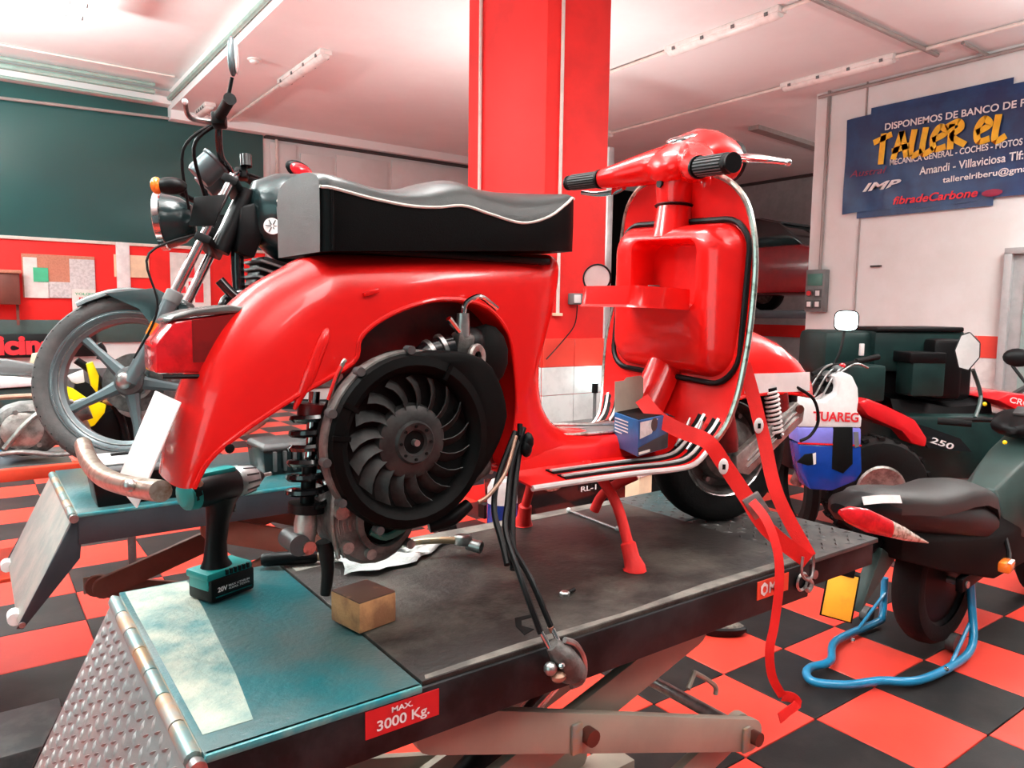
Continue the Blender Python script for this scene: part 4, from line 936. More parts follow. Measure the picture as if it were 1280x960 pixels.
# rear shock
p_t, p_b = V((.492, YC-.085, ZP+.435)), V((.470, YC-.085, ZP+.165))
d_ = p_b-p_t
MB().cyl(p_t, p_t+d_*.86, .010, n=14).build('shock_rod', 'chrome', sc)
shk = spring(p_t+d_*.16, p_t+d_*.74, .034, .0068, 6.0, 16).build('shock_spring', 'black_gloss', sc)
MB().cyl(p_t+d_*.08, p_t+d_*.17, .028, n=18).build('spring_cap', 'red_inner', shk)
MB().cyl(p_t+d_*.45, p_t+d_*.76, .013, n=16).build('shock_body', 'black_plastic', shk)
MB().cyl(p_t+d_*.74, p_t+d_*.80, .033, n=18).build('spring_seat', 'black_plastic', shk)
MB().tube([p_t+d_*.80, p_t+d_*.88, p_t+d_*1.08], [.018, .021, .017], 14).build('shock_fork', 'alloy', sc)
MB().cyl(p_b+V((-.016, -.022, .0)), p_b+V((-.016, .04, .0)), .019, n=18).build('shock_bush', 'dark_grey', sc)
MB().cyl(p_b+V((0, -.026, -.006)), p_b+V((0, -.016, -.006)), .012, n=12).build('shock_bolt', 'worn_chrome', sc)
MB().tube([p_b+V((.03, -.02, .0)), p_b+V((.035, -.02, -.05)), p_b+V((.03, -.02, -.10))], [.016, .012, .009], 10, sm=4).build('brake_cable_arm', 'black_plastic', sc)
# hook of wire at the arch edge
MB().tube([PY(412, 508, 1.215), PY(418, 480, 1.212), PY(428, 455, 1.21), PY(432, 450, 1.21)], .004, 8, sm=4).build('wire_hook', 'worn_chrome', sc)
MB().tube([PY(410, 500, 1.21), PY(420, 470, 1.208), PY(426, 458, 1.208)], .003, 8, sm=4).build('red_wire', 'red_strap', sc)
# carburettor
CB = V((.775, YC-.125, ZP+.512))
cbx = MB().box(CB, (.04, .035, .055), Matrix.Rotation(R(10), 3, 'Y')).build('carburettor', 'alloy_dark', sc, bev=0.008)
MB().cyl(CB+V((.0, -.005, .02)), CB+V((0, -.005, .065)), .014, .012, n=14).build('carburettor_cap', 'steel', cbx)
MB().lathe(CB+V((.018, -.02, -.02)), (0.4, -1, 0), [(.012, 0), (.026, 0), (.027, .006), (.024, .010), (.012, .008)], 20).build('float_bowl', 'alloy', cbx)
MB().tube([CB+V((-.02, 0, 0)), CB+V((-.07, .01, -.015)), CB+V((-.105, .02, -.05))], [.024, .026, .022], 14, sm=4).build('intake_manifold', 'black_gloss', cbx)
for k in (.25, .5, .8):
    c = CB+V((-.02-.085*k, 0.0+.02*k, -.05*k*k)); MB().lathe(c, (-1, .15, -.25-.5*k), [(.025, -.004), (.029, -.004), (.029, .004), (.025, .004)], 18).build('hose_clamp', 'steel', cbx)
MB().tube([CB+V((0, -.005, .06)), CB+V((.005, -.008, .085)), CB+V((.035, -.01, .098)), CB+V((.06, -.012, .085)), CB+V((.075, -.012, .075))], .0055, 8, sm=5).build('throttle_elbow', 'chrome', cbx)
MB().tube([CB+V((-.045, -.025, .055)), CB+V((-.02, -.022, .03))], .006, 8).build('choke_rod', 'chrome', cbx)
MB().sphere(CB+V((.03, .02, .0)), .04, 12, (1, .8, 1)).build('carburettor_body', 'black_plastic', cbx)
# hanging control cables and gear selector
sel = V((.848, .935, ZP-.055))
def cable(pts, r_, m='black_plastic', nm='control_cable'): return MB().tube(pts, r_, 8, sm=6).build(nm, m, sc)
e0, e1 = PY(648, 545, 1.16), PY(640, 560, 1.17)
top_sel = PY(676, 792, .955); top_sel2 = PY(690, 786, .955)
cable([PY(655, 535, 1.19), PY(640, 580, 1.16), PY(634, 630, 1.12), PY(632, 665, 1.08), PY(650, 720, 1.0), top_sel], .0055)
cable([PY(650, 530, 1.19), PY(648, 570, 1.17), PY(638, 640, 1.12), PY(640, 680, 1.06), PY(664, 725, 1.0), top_sel2], .0055)
cable([PY(644, 540, 1.19), PY(622, 600, 1.15), PY(618, 640, 1.11), PY(628, 680, 1.06), PY(634, 706, 1.03)], .006)
cable([PY(652, 545, 1.18), PY(645, 590, 1.16), PY(640, 650, 1.1), PY(641, 690, 1.05), PY(642, 712, 1.03)], .007)
cable([PY(645, 545, 1.16), PY(632, 590, 1.14), PY(612, 618, 1.12), PY(598, 628, 1.12)], .004, 'copper')
for p in (PY(658, 560, 1.16), PY(660, 552, 1.16)): MB().sphere(p, .012, 10, (1, 1, 1.6)).build('cable_boot', 'black_plastic', sc)
a = PY(677, 795, .95)
sl = MB()
sl.tube([PY(690, 806, .94), PY(703, 820, .935), PY(716, 842, .935), PY(714, 854, .935)], [.012, .022, .026, .012], 14, sm=5)
sl = sl.build('gear_selector', 'alloy_dark', sc)
MB().tube([PY(706, 800, .93), PY(720, 806, .93), PY(730, 826, .93), PY(728, 850, .93), PY(714, 858, .93)], .0055, 8, sm=5).build('selector_arm', 'steel', sl)
MB().sphere(PY(688, 836, .93), .012, 10).build('selector_pin', 'steel', sl)
MB().sphere(PY(698, 846, .925), .012, 10, (1.2, 1, .8)).build('selector_knob', 'copper', sl)
for p, q in (((676, 790), (690, 815)), ((690, 785), (700, 806))):
    MB().cyl(PY(*p, .955), PY(*q, .94), .0045, n=10).build('cable_end', 'chrome', sl)
MB().cyl(PY(688, 783, .957), PY(691, 789, .955), .006, n=10).build('cable_ferrule', 'copper', sl)
MB().sphere(PY(702, 832, .915), .006, 8).build('selector_bolt', 'chrome', sl)
# ================================================================ BLACK MOTORCYCLE ON THE REAR LIFT
MX, MY = 0.425, 2.74
mo = thing('motorcycle', 'black roadster motorcycle with five spoke wheel on the rear lift', 'motorcycle', (0.9, MY, ZP))
def M0(f, l, z): return V((MX-f, MY-l, ZP+.036+z))
RK = R(26); SAX = V((math.sin(RK), 0, math.cos(RK)))           # steering axis in world (leans back to +X)
SP = M0(-0.06, 0, 0.30)
SROT = Matrix.Rotation(R(-27), 3, SAX)
def F(f, l, z): return SP+SROT @ (M0(f, l, z)-SP)
fa = F(0, 0, .298); fax = (F(0, 1, .298)-fa).normalized(); fref = F(1, 0, .298)-fa
tp = [(.235, -.030), (.248, -.040), (.268, -.043), (.285, -.036), (.295, -.018), (.298, 0), (.295, .018), (.285, .036), (.268, .043), (.248, .040), (.235, .030)]
ft = MB().lathe(fa, fax, tp, 60).build('front_tyre', 'tyre_grey', mo)
gr = MB()
for k in range(54):
    t = 2*math.pi*k/54; _, u_, w_ = frame(fax); e = u_*math.cos(t)+w_*math.sin(t); tg = -u_*math.sin(t)+w_*math.cos(t)
    for s_ in (-1, 1): gr.beam(fa+e*.2965+fax*(s_*.010)+tg*.006, fa+e*.2805+fax*(s_*.0385)-tg*.012, .004, .003, up=e)
gr.build('tread_groove', 'black_matte', ft)['kind'] = 'stuff'
rim = MB().lathe(fa, fax, [(.240, -.032), (.236, -.036), (.226, -.034), (.218, -.022), (.206, -.018), (.200, -.014), (.200, .014), (.206, .018), (.218, .022), (.226, .034), (.236, .036), (.240, .032)], 56).build('wheel_rim', 'moto_grey', ft)
for rr_, m in ((.231, 'chrome'), (.214, 'steel')): MB().lathe(fa, fax, [(rr_-.0025, .0335 if rr_ > .22 else .021), (rr_, .0365 if rr_ > .22 else .024), (rr_+.0025, .0345 if rr_ > .22 else .022)], 56).build('rim_line', m, ft)
for k in range(5):
    t = 2*math.pi*k/5+R(25); _, u_, w_ = frame(fax); e = fref.normalized()*math.cos(t)+fax.cross(fref).normalized()*math.sin(t); tg = fax.cross(e)
    rings = []
    for r_, wd, th in ((.03, .024, .020), (.09, .017, .015), (.15, .013, .012), (.205, .016, .013)):
        rings.append([fa+e*r_+tg*(a*wd)+fax*(b*th) for a, b in ((-1, -.5), (-.5, -1), (.5, -1), (1, -.5), (1, .5), (.5, 1), (-.5, 1), (-1, .5))])
    MB().loft(rings).build('spoke', 'moto_grey', ft)
MB().lathe(fa, fax, [(0, -.055), (.022, -.055), (.028, -.03), (.045, -.025), (.052, 0), (.045, .025), (.030, .03), (.024, .055), (0, .055)], 30).build('hub', 'dark_grey', ft)
MB().lathe(fa-fax*.045, fax, [(.06, 0), (.100, 0), (.102, .002), (.100, .004), (.06, .004)], 40).build('brake_disc', 'alloy_dark', ft)
MB().prism([fa-fax*.065+fref.normalized()*a+V((0, 0, 1))*b for a, b in ((-.06, .06), (-.12, .04), (-.11, -.03), (-.05, 0))], fax*.05).build('brake_caliper', 'alloy_dark', mo, bev=0.006)
for s_ in (-1, 1):
    lg = MB().tube([F(-.02, s_*.085, .285), F(-.05, s_*.085, .34), F(-.165, s_*.085, .575)], [.022, .024, .026], 16).build('fork_slider', 'moto_grey', mo)
    MB().tube([F(-.15, s_*.085, .545), F(-.365, s_*.085, .985)], .0165, 16).build('fork_tube', 'chrome', lg)
    MB().lathe(F(-.160, s_*.085, .565), F(-.365, s_*.085, .985)-F(-.15, s_*.085, .545), [(.02, -.02), (.028, -.02), (.028, .016), (.022, .02)], 18).build('dust_seal', 'mid_grey', lg)
    MB().lathe(F(-.105, s_*.085, .452), F(-.365, s_*.085, .985)-F(-.15, s_*.085, .545), [(.0252, -.022), (.0268, -.022), (.0268, .022), (.0252, .022)], 18).build('reflector_band', 'lens_orange', lg)
    MB().sphere(F(-.005, s_*.095, .290), .024, 12, (1, .7, 1.2)).build('axle_clamp', 'steel', lg)
# front fender: shell over the tyre
rows = []
for k in range(15):
    t = R(60+6.6*k); e = fref.normalized()*math.cos(t)+V((0, 0, 1))*math.sin(t)
    e = (fref.normalized()*math.cos(t)+fax.cross(fref.normalized()).normalized()*(math.sin(t)*(1 if fax.cross(fref.normalized()).z > 0 else -1)))
    wv = .062 if 2 < k < 12 else .05
    rows.append([fa+e*(.318-.03*abs(u)**3)+fax*(u*wv) for u in (-1, -.8, -.5, 0, .5, .8, 1)])
fe = MB().grid(rows, .004).build('front_fender', 'moto_teal', mo, ang=60)
for s_ in (-1, 1):
    MB().prism([F(.055, s_*.07, .585), F(-.10, s_*.07, .60), F(-.165, s_*.075, .56), F(-.14, s_*.078, .46), F(-.09, s_*.078, .47), F(-.05, s_*.072, .53)], fax*(-.004*s_)).build('fender_bracket', 'moto_teal', fe, bev=0.0015)
# triple clamps, head, headlight
for z, f in ((.76, -.262), (.965, -.355)):
    MB().beam(F(f, -.105, z), F(f, .105, z), .055, .03, up=SAX).build('triple_clamp', 'black_plastic', mo, bev=0.006)
MB().tube([F(-.30, 0, .74), F(-.40, 0, .96)], .03, 14).build('head_tube', 'black_plastic', mo)
hd = MB().lathe(F(-.20, 0, .855), F(1, 0, .80)-F(0, 0, .86), [(0, -.02), (.05, -.015), (.078, .02), (.092, .07), (.094, .085)], 30).build('headlight', 'moto_teal', mo)
MB().lathe(F(-.20, 0, .855), F(1, 0, .80)-F(0, 0, .86), [(.094, .075), (.099, .078), (.099, .098), (.090, .10)], 30).build('headlight_ring', 'chrome', hd)
MB().lathe(F(-.20, 0, .855), F(1, 0, .80)-F(0, 0, .86), [(.091, .09), (.07, .106), (.03, .114), (0, .115)], 30).build('headlight_lens', 'lens_clear', hd)
for s_ in (-1, 1):
    MB().tube([F(-.23, s_*.07, .90), F(-.20, s_*.13, .905)], .009, 8).build('indicator_stem', 'black_plastic', mo)
    ind = MB().sphere(F(-.18, s_*.165, .915), .04, 14, (1.3, .8, .7), SROT).build('turn_indicator', 'black_plastic', mo)
    MB().sphere(F(-.138, s_*.168, .915), .035, 14, (.55, .85, .8), SROT).build('indicator_lens', 'lens_orange', ind)
    MB().prism([F(-.30, s_*.10, .80), F(-.22, s_*.10, .80), F(-.24, s_*.10, .90), F(-.34, s_*.10, .91)], fax*.006).build('lamp_bracket', 'black_plastic', mo, bev=0.002)
# gauges
for s_, dz in ((-.035, .0), (.06, .0)):
    g0 = F(-.245, s_, .985); gd = (F(-.33, s_, 1.07)-g0).normalized()
    gg = MB().lathe(g0, gd, [(0, 0), (.042, 0), (.047, .01), (.047, .075), (.052, .08), (.052, .088), (.044, .088)], 26).build('gauge', 'moto_grey', mo)
    MB().cyl(g0+gd*.08, g0+gd*.085, .045, n=26).build('gauge_face', 'black_gloss', gg)
# handlebar
bar = [F(-.40, .36, 1.115), F(-.37, .30, 1.115), F(-.34, .20, 1.10), F(-.33, .12, 1.04), F(-.345, .06, 1.02), F(-.345, -.06, 1.02), F(-.33, -.12, 1.04), F(-.34, -.20, 1.10), F(-.37, -.30, 1.115), F(-.40, -.36, 1.115)]
MB().tube(bar, .0115, 12, sm=4).build('handlebar', 'black_gloss', mo)
for s_ in (-1, 1):
    a, b = F(-.358, s_*.265, 1.114), F(-.405, s_*.375, 1.115)
    MB().tube([a, a.lerp(b, .05), a.lerp(b, .95), b], [.019, .0175, .0175, .020], 16).build('grip', 'rubber', mo)
    MB().box(F(-.348, s_*.232, 1.112), (.045, .05, .045), SROT).build('switch_block', 'black_plastic', mo, bev=0.008)
    MB().tube([F(-.325, s_*.215, 1.112), F(-.275, s_*.25, 1.105), F(-.265, s_*.30, 1.10), F(-.275, s_*.375, 1.10)], [.009, .009, .008, .007], 10, sm=4).build('clutch_lever' if s_ > 0 else 'brake_lever', 'steel', mo)
    MB().sphere(F(-.275, s_*.378, 1.10), .010, 10).build('lever_ball', 'white_plastic', mo)
    st = [F(-.34, s_*.205, 1.115), F(-.37, s_*.22, 1.17), F(-.395, s_*.25, 1.25)] if s_ > 0 else [F(-.34, s_*.205, 1.115), PY(345, 228, 3.0), PY(364, 221, 3.02)]
    MB().tube(st, .006, 8, sm=4).build('mirror_stem', 'black_plastic', mo)
    c = F(-.40, .262, 1.315) if s_ > 0 else PY(374, 213, 3.02)
    mm = MB().sphere(c, .05, 16, (.32, .7, 1.35) if s_ > 0 else (1.2, .35, .7), SROT if s_ > 0 else Matrix.Rotation(R(20), 3, 'Y')).build('mirror_shell', 'moto_grey' if s_ > 0 else 'black_plastic', mo)
    MB().sphere(c+(SROT @ V((.012, 0, 0)) if s_ > 0 else V((.006, -.012, -.004))), .046, 16, (.16, .68, 1.3) if s_ > 0 else (1.1, .2, .62), SROT if s_ > 0 else Matrix.Rotation(R(20), 3, 'Y')).build('mirror_glass', 'lens_red' if s_ < 0 else 'mirror_glass', mm)
MB().cyl(F(-.37, -.20, 1.13), F(-.37, -.20, 1.175), .022, n=16).build('brake_reservoir', 'black_gloss', mo)
for (p, q, r_) in (((.33, .20, 1.11), (.27, .06, .90), .006), ((.32, .19, 1.12), (.22, .10, .86), .005), ((.32, -.19, 1.12), (.26, -.04, .92), .005)):
    a, b = F(-p[0], p[1], p[2]), F(-q[0], q[1], q[2]); m_ = a.lerp(b, .5)+V((-.06, -.03, .04))
    MB().tube([a, m_, b], r_, 8, sm=6).build('cable', 'black_plastic', mo)
MB().tube([F(-.28, .05, .80), F(-.10, .13, .70), F(-.12, .12, .52), F(-.04, .10, .36)], .004, 8, sm=6).build('brake_hose', 'black_plastic', mo)
MB().prism([M0(-.34, .06, .74), M0(-.40, .06, .72), M0(-.44, .06, .82), M0(-.42, .06, .92), M0(-.36, .06, .90)], (0, .12, 0)).build('frame_shroud', 'black_plastic', mo, bev=0.01)
MB().tube([M0(-.40, .10, .60), M0(-.33, .10, .58), M0(-.27, .09, .64)], .017, 10, sm=4).build('crash_pipe', 'black_gloss', mo)
# tank, shrouds, seat, engine
rings = []
for f, w_, z0, z1 in ((-.40, .05, .86, .95), (-.42, .10, .78, 1.0), (-.50, .145, .72, 1.035), (-.60, .16, .70, 1.045), (-.72, .145, .71, 1.02), (-.82, .11, .74, .95), (-.86, .07, .76, .88)):
    rings.append([M0(f, w_*math.cos(t)*(1.0 if math.sin(t) > -.2 else .85), (z0+z1)/2+(z1-z0)/2*math.sin(t)) for t in [2*math.pi*k/20 for k in range(20)]])
tk = MB().loft(rings).build('fuel_tank', 'moto_teal', mo, ang=60)
c = PY(340, 283, MY-.165); MB().cyl(c, c+V((-.2, -1, .15)).normalized()*.006, .028, n=24).build('emblem_disc', 'white_plastic', tk)
for k in range(6):
    t = 2*math.pi*k/6; e = V((math.cos(t), 0, math.sin(t))); MB().beam(c+V((-.2, -1, .15)).normalized()*.007+e*.005, c+V((-.2, -1, .15)).normalized()*.007+e*.023, .004, .003).build('emblem_spoke', 'dark_grey', tk)
MB().tube([M0(-.47, .15, .90), M0(-.50, .168, .80), M0(-.60, .178, .74), M0(-.70, .172, .76)], [.02, .035, .04, .03], 12, sm=5).build('tank_scoop', 'mid_grey', tk)
MB().loft([[M0(f, l*w_, z+h) for l, h in ((-1, 0), (-1, .05), (-.6, .075), (.6, .075), (1, .05), (1, 0))] for f, w_, z in ((-.84, .08, .80), (-.95, .12, .78), (-1.2, .13, .80), (-1.45, .11, .84), (-1.55, .08, .88))]).build('seat', 'seat_vinyl', mo)
en = MB().box(M0(-.60, 0, .36), (.36, .22, .22)).build('engine_case', 'alloy_dark', mo, bev=0.03)
MB().box(M0(-.46, 0, .60), (.13, .15, .24), Matrix.Rotation(R(15), 3, 'Y')).build('cylinder', 'black_plastic', en, bev=0.01)
for k in range(7):
    MB().box(M0(-.455-.006*k, .0, .53+.027*k), (.17, .20, .008), Matrix.Rotation(R(15), 3, 'Y')).build('cooling_fin', 'mid_grey' if k > 3 else 'dark_grey', en)
MB().tube([M0(-.42, .04, .60), M0(-.30, .05, .57), M0(-.29, .06, .40), M0(-.40, .08, .22), M0(-.9, .1, .18)], .02, 12, sm=5).build('exhaust_pipe', 'black_gloss', mo)
MB().tube([M0(-.36, 0, .84), M0(-.36, 0, .62), M0(-.40, 0, .30), M0(-.5, 0, .22)], .022, 10, sm=4).build('frame_tube', 'black_gloss', mo)
MB().tube([M0(-.38, 0, .80), M0(-.85, 0, .70), M0(-.95, 0, .40)], .024, 10, sm=4).build('frame_tube', 'black_gloss', mo)
ra = M0(-1.29, 0, .30)
rt_ = MB().lathe(ra, (0, 1, 0), tp, 40).build('rear_tyre', 'rubber', mo)
MB().lathe(ra, (0, 1, 0), [(.238, -.03), (.20, -.02), (.06, -.03), (.0, -.05), (0, .05), (.06, .03), (.20, .02), (.238, .03)], 30).build('rear_wheel', 'dark_grey', rt_)
MB().beam(M0(-.85, .09, .34), M0(-1.29, .09, .30), .03, .05).build('swing_arm', 'black_plastic', mo)
MB().beam(M0(-.85, -.09, .34), M0(-1.29, -.09, .30), .03, .05).build('swing_arm', 'black_plastic', mo)

tag(MB().box((.45, MY, ZP+.0195), (.30, .12, .031)).build('timber_plank', 'wood', bev=.003), 'short timber plank under the motorcycle front wheel', 'plank')
tag(MB().box((1.71, MY, ZP+.0195), (.30, .12, .031)).build('timber_plank', 'wood', bev=.003), 'short timber plank under the motorcycle rear wheel', 'plank')
# ================================================================ THINGS ON THE REAR LIFT
def crate(name, x0, x1, y0, y1, z0, z1, label, cat, m='black_plastic', lidm='dark_grey'):
    t = thing(name, label, cat, ((x0+x1)/2, (y0+y1)/2, z0)); cx, cy = (x0+x1)/2, (y0+y1)/2; dx, dy = (x1-x0)/2, (y1-y0)/2
    MB().loft([[(cx+sx_*dx*k, cy+sy_*dy*k, z) for sx_, sy_ in ((-1, -1), (1, -1), (1, 1), (-1, 1))] for k, z in ((.90, z0), (.98, z1-.012), (.98, z1-.01))]).build('body', m, t, bev=0.006)
    MB().loft([[(cx+sx_*dx*k, cy+sy_*dy*k, z) for sx_, sy_ in ((-1, -1), (1, -1), (1, 1), (-1, 1))] for k, z in ((1.0, z1-.012), (1.0, z1), (.9, z1+.012))]).build('lid', lidm, t, bev=0.004)
    return t
crate('storage_box', .262, .58, 2.40, 2.555, ZP, ZP+.105, 'black plastic box on the rear lift deck beneath the motorcycle wheel', 'box')
t = crate('battery_case', .80, 1.02, 2.55, 2.74, ZP, ZP+.10, 'black ribbed case on the rear lift behind the drill', 'case', 'black_gloss', 'dark_grey')
for k in range(5): MB().box((.84+.035*k, 2.545, ZP+.05), (.012, .014, .07)).build('rib', 'dark_grey', t, bev=0.003)
MB().tube([(.95, 2.62, ZP+.115), (.99, 2.60, ZP+.125), (1.03, 2.60, ZP+.118)], .008, 8).build('handle', 'steel', t)
t = thing('dirty_lid', 'scuffed white cover lying on the black storage box', 'cover', (.33, 2.48, ZP+.118))
MB().loft([[(.35+x*k, 2.48+y*k, ZP+z) for x, y in ((-.09, -.06), (.08, -.07), (.10, .05), (-.07, .07))] for k, z in ((1, .118), (1.0, .124), (.8, .136))]).build('shell', 'grey_paper', t, bev=0.004)
MB().box((.35, 2.48, ZP+.138), (.05, .02, .008)).build('slot', 'black_plastic', t)
# black parked bike seen under the scooter floor
YK = 3.30
pk = thing('parked_bike', 'black glossy bike fairing with white letters under the scooter floor', 'motorcycle', (2.7, YK+.2, 0))
kx0, kx1 = PY(640, 620, YK).x, PY(795, 620, YK).x
MB().loft([[(x, y, z) for x, y in ((kx0+d_, YK+d_*.6), (kx1-d_, YK+d_*.6), (kx1-d_, YK+.3), (kx0+d_, YK+.3))] for z, d_ in ((.22, .06), (.30, .015), (.48, 0), (.62, .02), (.74, .08))]).build('fairing', 'black_gloss', pk, bev=0.02)
c = PY(691, 607, YK-.004); MB().sphere(c, .05, 14, (1.5, .3, .7)).build('clear_lamp', 'lens_clear', pk)
c = PY(726, 615, YK-.006); lettering('RL-1', c, (1, 0, 0), (0, 0, 1), .032, 'banner_white', pk, width=.125, bold=.02)
for x in (kx0-.1, kx1+.15):
    MB().lathe((x, YK+.16, .29), (0, 1, 0), [(.20, -.045), (.25, -.05), (.285, -.02), (.29, 0), (.285, .02), (.25, .05), (.20, .045), (.19, 0), (.20, -.045)], 36).build('tyre', 'rubber', pk)
MB().beam((kx0-.1, YK+.16, .29), (kx1+.15, YK+.16, .32), .06, .08).build('frame', 'black_plastic', pk)
t = thing('white_canister', 'white canister with a blue label behind the far stand foot', 'canister', (PY(628, 620, 3.15).x, 3.15, 0))
c = PY(628, 620, 3.15); MB().lathe((c.x, c.y, 0), (0, 0, 1), [(0, 0), (.075, 0), (.08, .01), (.08, .50), (.06, .54), (.03, .55), (.03, .58), (0, .58)], 24).build('bottle', 'white_plastic', t)
MB().lathe((c.x, c.y, 0), (0, 0, 1), [(.0805, .30), (.082, .30), (.082, .42), (.0805, .42)], 24).build('label_band', 'blue_plastic', t)
t = thing('tall_carton', 'tall pale cream carton beside the black glossy bike', 'carton', (PY(806, 604, 2.40).x, 2.44, 0))
c = PY(806, 604, 2.40); MB().box((c.x, c.y+.04, (c.z+.034)/2), (.11, .08, c.z+.034), Matrix.Rotation(R(12), 3, 'Z')).build('body', 'paper_cream', t, bev=0.004)
MB().box(c+V((0, .04, .04)), (.12, .09, .012), Matrix.Rotation(R(12), 3, 'Z')).build('lid', 'white_paper', t, bev=0.003)

# ================================================================ STRIPPED BIKE AND TROLLEY AT THE LEFT
TY0 = 3.28
tb = thing('parts_trolley', 'red and blue steel trolley frame behind the grey lift ramp', 'trolley', (-.16, TY0+.22, 0))
zt = .80
for (a, b) in (((-.65, TY0), (.32, TY0)), ((-.65, TY0+.45), (.32, TY0+.45)), ((-.65, TY0), (-.65, TY0+.45)), ((.32, TY0), (.32, TY0+.45))):
    MB().beam((a[0], a[1], zt), (b[0], b[1], zt), .04, .045).build('top_rail', 'label_orange', tb, bev=0.003)
for x in (-.63, -.06):
    for y in (TY0+.01, TY0+.44): MB().beam((x, y, 0.0), (x, y, zt), .035, .035, up=(1, 0, 0)).build('leg', 'blue_plastic', tb, bev=0.003)
MB().box((-.26, TY0+.22, .40), (.74, .43, .015)).build('shelf', 'label_orange', tb, bev=0.002)
MB().box((-.165, TY0+.225, zt+.015), (.97, .45, .012)).build('top_sheet', 'dark_grey', tb, bev=0.002)
MB().beam((-.63, TY0, .05), (-.2, TY0, .78), .02, .02).build('brace', 'blue_plastic', tb)
eb = thing('engine_block', 'bare grey engine block lying on the trolley', 'engine', (.12, TY0+.15, zt+.02))
c = V((.165, TY0+.16, zt+.148))
MB().loft([[c+V((a*math.cos(t), y, a*.85*math.sin(t))) for t in [2*math.pi*k/18 for k in range(18)]] for a, y in ((.09, -.07), (.12, -.05), (.13, 0), (.12, .06), (.08, .09))]).build('casing', 'alloy_dark', eb)
MB().lathe(c+V((-.02, -.065, .0)), (0, -1, 0), [(0, .02), (.05, .02), (.07, .01), (.075, -.01)], 24).build('side_cover', 'alloy', eb)
for k in range(7):
    t = 2*math.pi*k/7; p = c+V((-.02+.085*math.cos(t), -.06, .075*math.sin(t))); MB().cyl(p, p+V((0, -.018, 0)), .009, n=10).build('bolt', 'steel', eb)
MB().cyl(c+V((.12, -.02, .04)), c+V((.21, -.03, .07)), .045, n=18).build('cylinder', 'alloy_dark', eb)
MB().tube([c+V((-.08, -.09, -.06)), c+V((.0, -.10, .04)), c+V((.09, -.08, .10)), c+V((.15, -.05, .10))], .010, 8, sm=5).build('coolant_pipe', 'alloy', eb)
MB().tube([c+V((-.25, -.03, .12)), c+V((.02, -.04, .13)), c+V((.14, -.04, .10)), c+V((.20, -.04, .0)), c+V((.20, -.04, -.08))], .010, 8, sm=5).build('brown_pipe', 'copper', eb)
MB().tube([c+V((-.2, -.07, -.10)), c+V((-.05, -.09, -.075)), c+V((.1, -.09, -.10)), c+V((.24, -.09, -.085))], .010, 8, sm=5).build('stay', 'steel', eb)
tag(MB().tube([PY(-6, 566, 3.62), PY(8, 558, 3.62), PY(24, 536, 3.62), PY(18, 524, 3.62), PY(2, 530, 3.62)], .03, 10, sm=5).build('blue_hose', 'bright_blue'), 'bright blue hose coil beside the bare engine block', 'hose')
db = thing('stripped_bike', 'stripped dirt bike with yellow and white panels behind the motorcycle wheel', 'dirt bike', (.45, TY0+.45, 0))
YD = 4.0
def pan(pts, Y, th, m, nm, bev=0.004): return MB().prism([PY(x, y, Y) for x, y in pts], (0, th, 0)).build(nm, m, db, bev=bev)
pan([(80, 482), (92, 486), (108, 497), (133, 506), (131, 516), (118, 532), (105, 537), (92, 525), (82, 505)], YD-.06, .03, 'yellow_plastic', 'side_panel')
pan([(108, 455), (116, 452), (124, 470), (122, 492), (114, 482)], YD-.06, .03, 'yellow_plastic', 'shroud')
pan([(84, 470), (104, 462), (106, 478), (96, 480), (90, 478)], YD-.05, .02, 'white_plastic', 'white_cover')
pan([(40, 442), (54, 440), (52, 458), (36, 460)], YD+.2, .02, 'paper_cream', 'note_card')
pan([(-40, 448), (10, 450), (45, 456), (46, 466), (20, 470), (-40, 468)], YD, .10, 'mid_grey', 'tail_pad', .01)
pan([(-40, 469), (20, 471), (46, 474), (44, 483), (0, 486), (-40, 484)], YD-.02, .12, 'white_plastic', 'tail_panel', .01)
pan([(-40, 487), (0, 487), (44, 483), (46, 500), (30, 515), (0, 517), (-40, 514)], YD, .10, 'dark_green', 'under_tail', .01)
pan([(115, 520), (140, 512), (165, 515), (170, 560), (130, 560), (112, 545)], YD+.02, .12, 'black_plastic', 'airbox', .01)
pan([(150, 500), (185, 492), (190, 512), (165, 520), (150, 516)], YD-.05, .03, 'white_plastic', 'disc_guard', .004)
c = PY(168, 500, YD-.08); MB().lathe(c, (0, 1, 0), [(.03, 0), (.085, 0), (.085, .004), (.03, .004)], 30).build('brake_disc', 'steel', db)
MB().tube([PY(95, 450, YD), PY(120, 470, YD), PY(150, 520, YD), PY(160, 560, YD)], .018, 10, sm=4).build('frame_tube', 'black_plastic', db)
MB().tube([PY(60, 540, YD), PY(100, 545, YD), PY(160, 565, YD)], .018, 10, sm=4).build('frame_tube', 'dark_grey', db)
MB().tube([PY(122, 430, YD-.1), PY(128, 440, YD-.1), PY(126, 450, YD-.1)], .02, 8, sm=3).build('lever_perch', 'black_plastic', db)
pan([(95, 470), (112, 480), (150, 475), (180, 480), (180, 575), (60, 575), (60, 540), (84, 540)], YD+.10, .02, 'black_matte', 'backing_frame', .004)
for (x, y, m) in ((148, 485, 'alloy'), (162, 478, 'steel'), (140, 500, 'copper'), (175, 520, 'alloy'), (150, 560, 'copper')):
    MB().sphere(PY(x, y, YD-.03), .035, 10, (1.2, .6, .8)).build('engine_part', m, db)
tag(MB().box((-.055, 2.70, .05), (.49, .30, .10)).build('floor_channel', 'dark_grey', bev=.006), 'grey steel channel on the floor beyond the near ramp', 'channel')
for x in (-.25, .62):
    MB().tube([(x, YD+.12, .0), (x, YD+.12, .70)], .02, 10).build('support_leg', 'dark_grey', db)
MB().beam((-.35, YD+.12, .70), (.75, YD+.12, .66), .04, .05).build('main_frame', 'black_plastic', db)
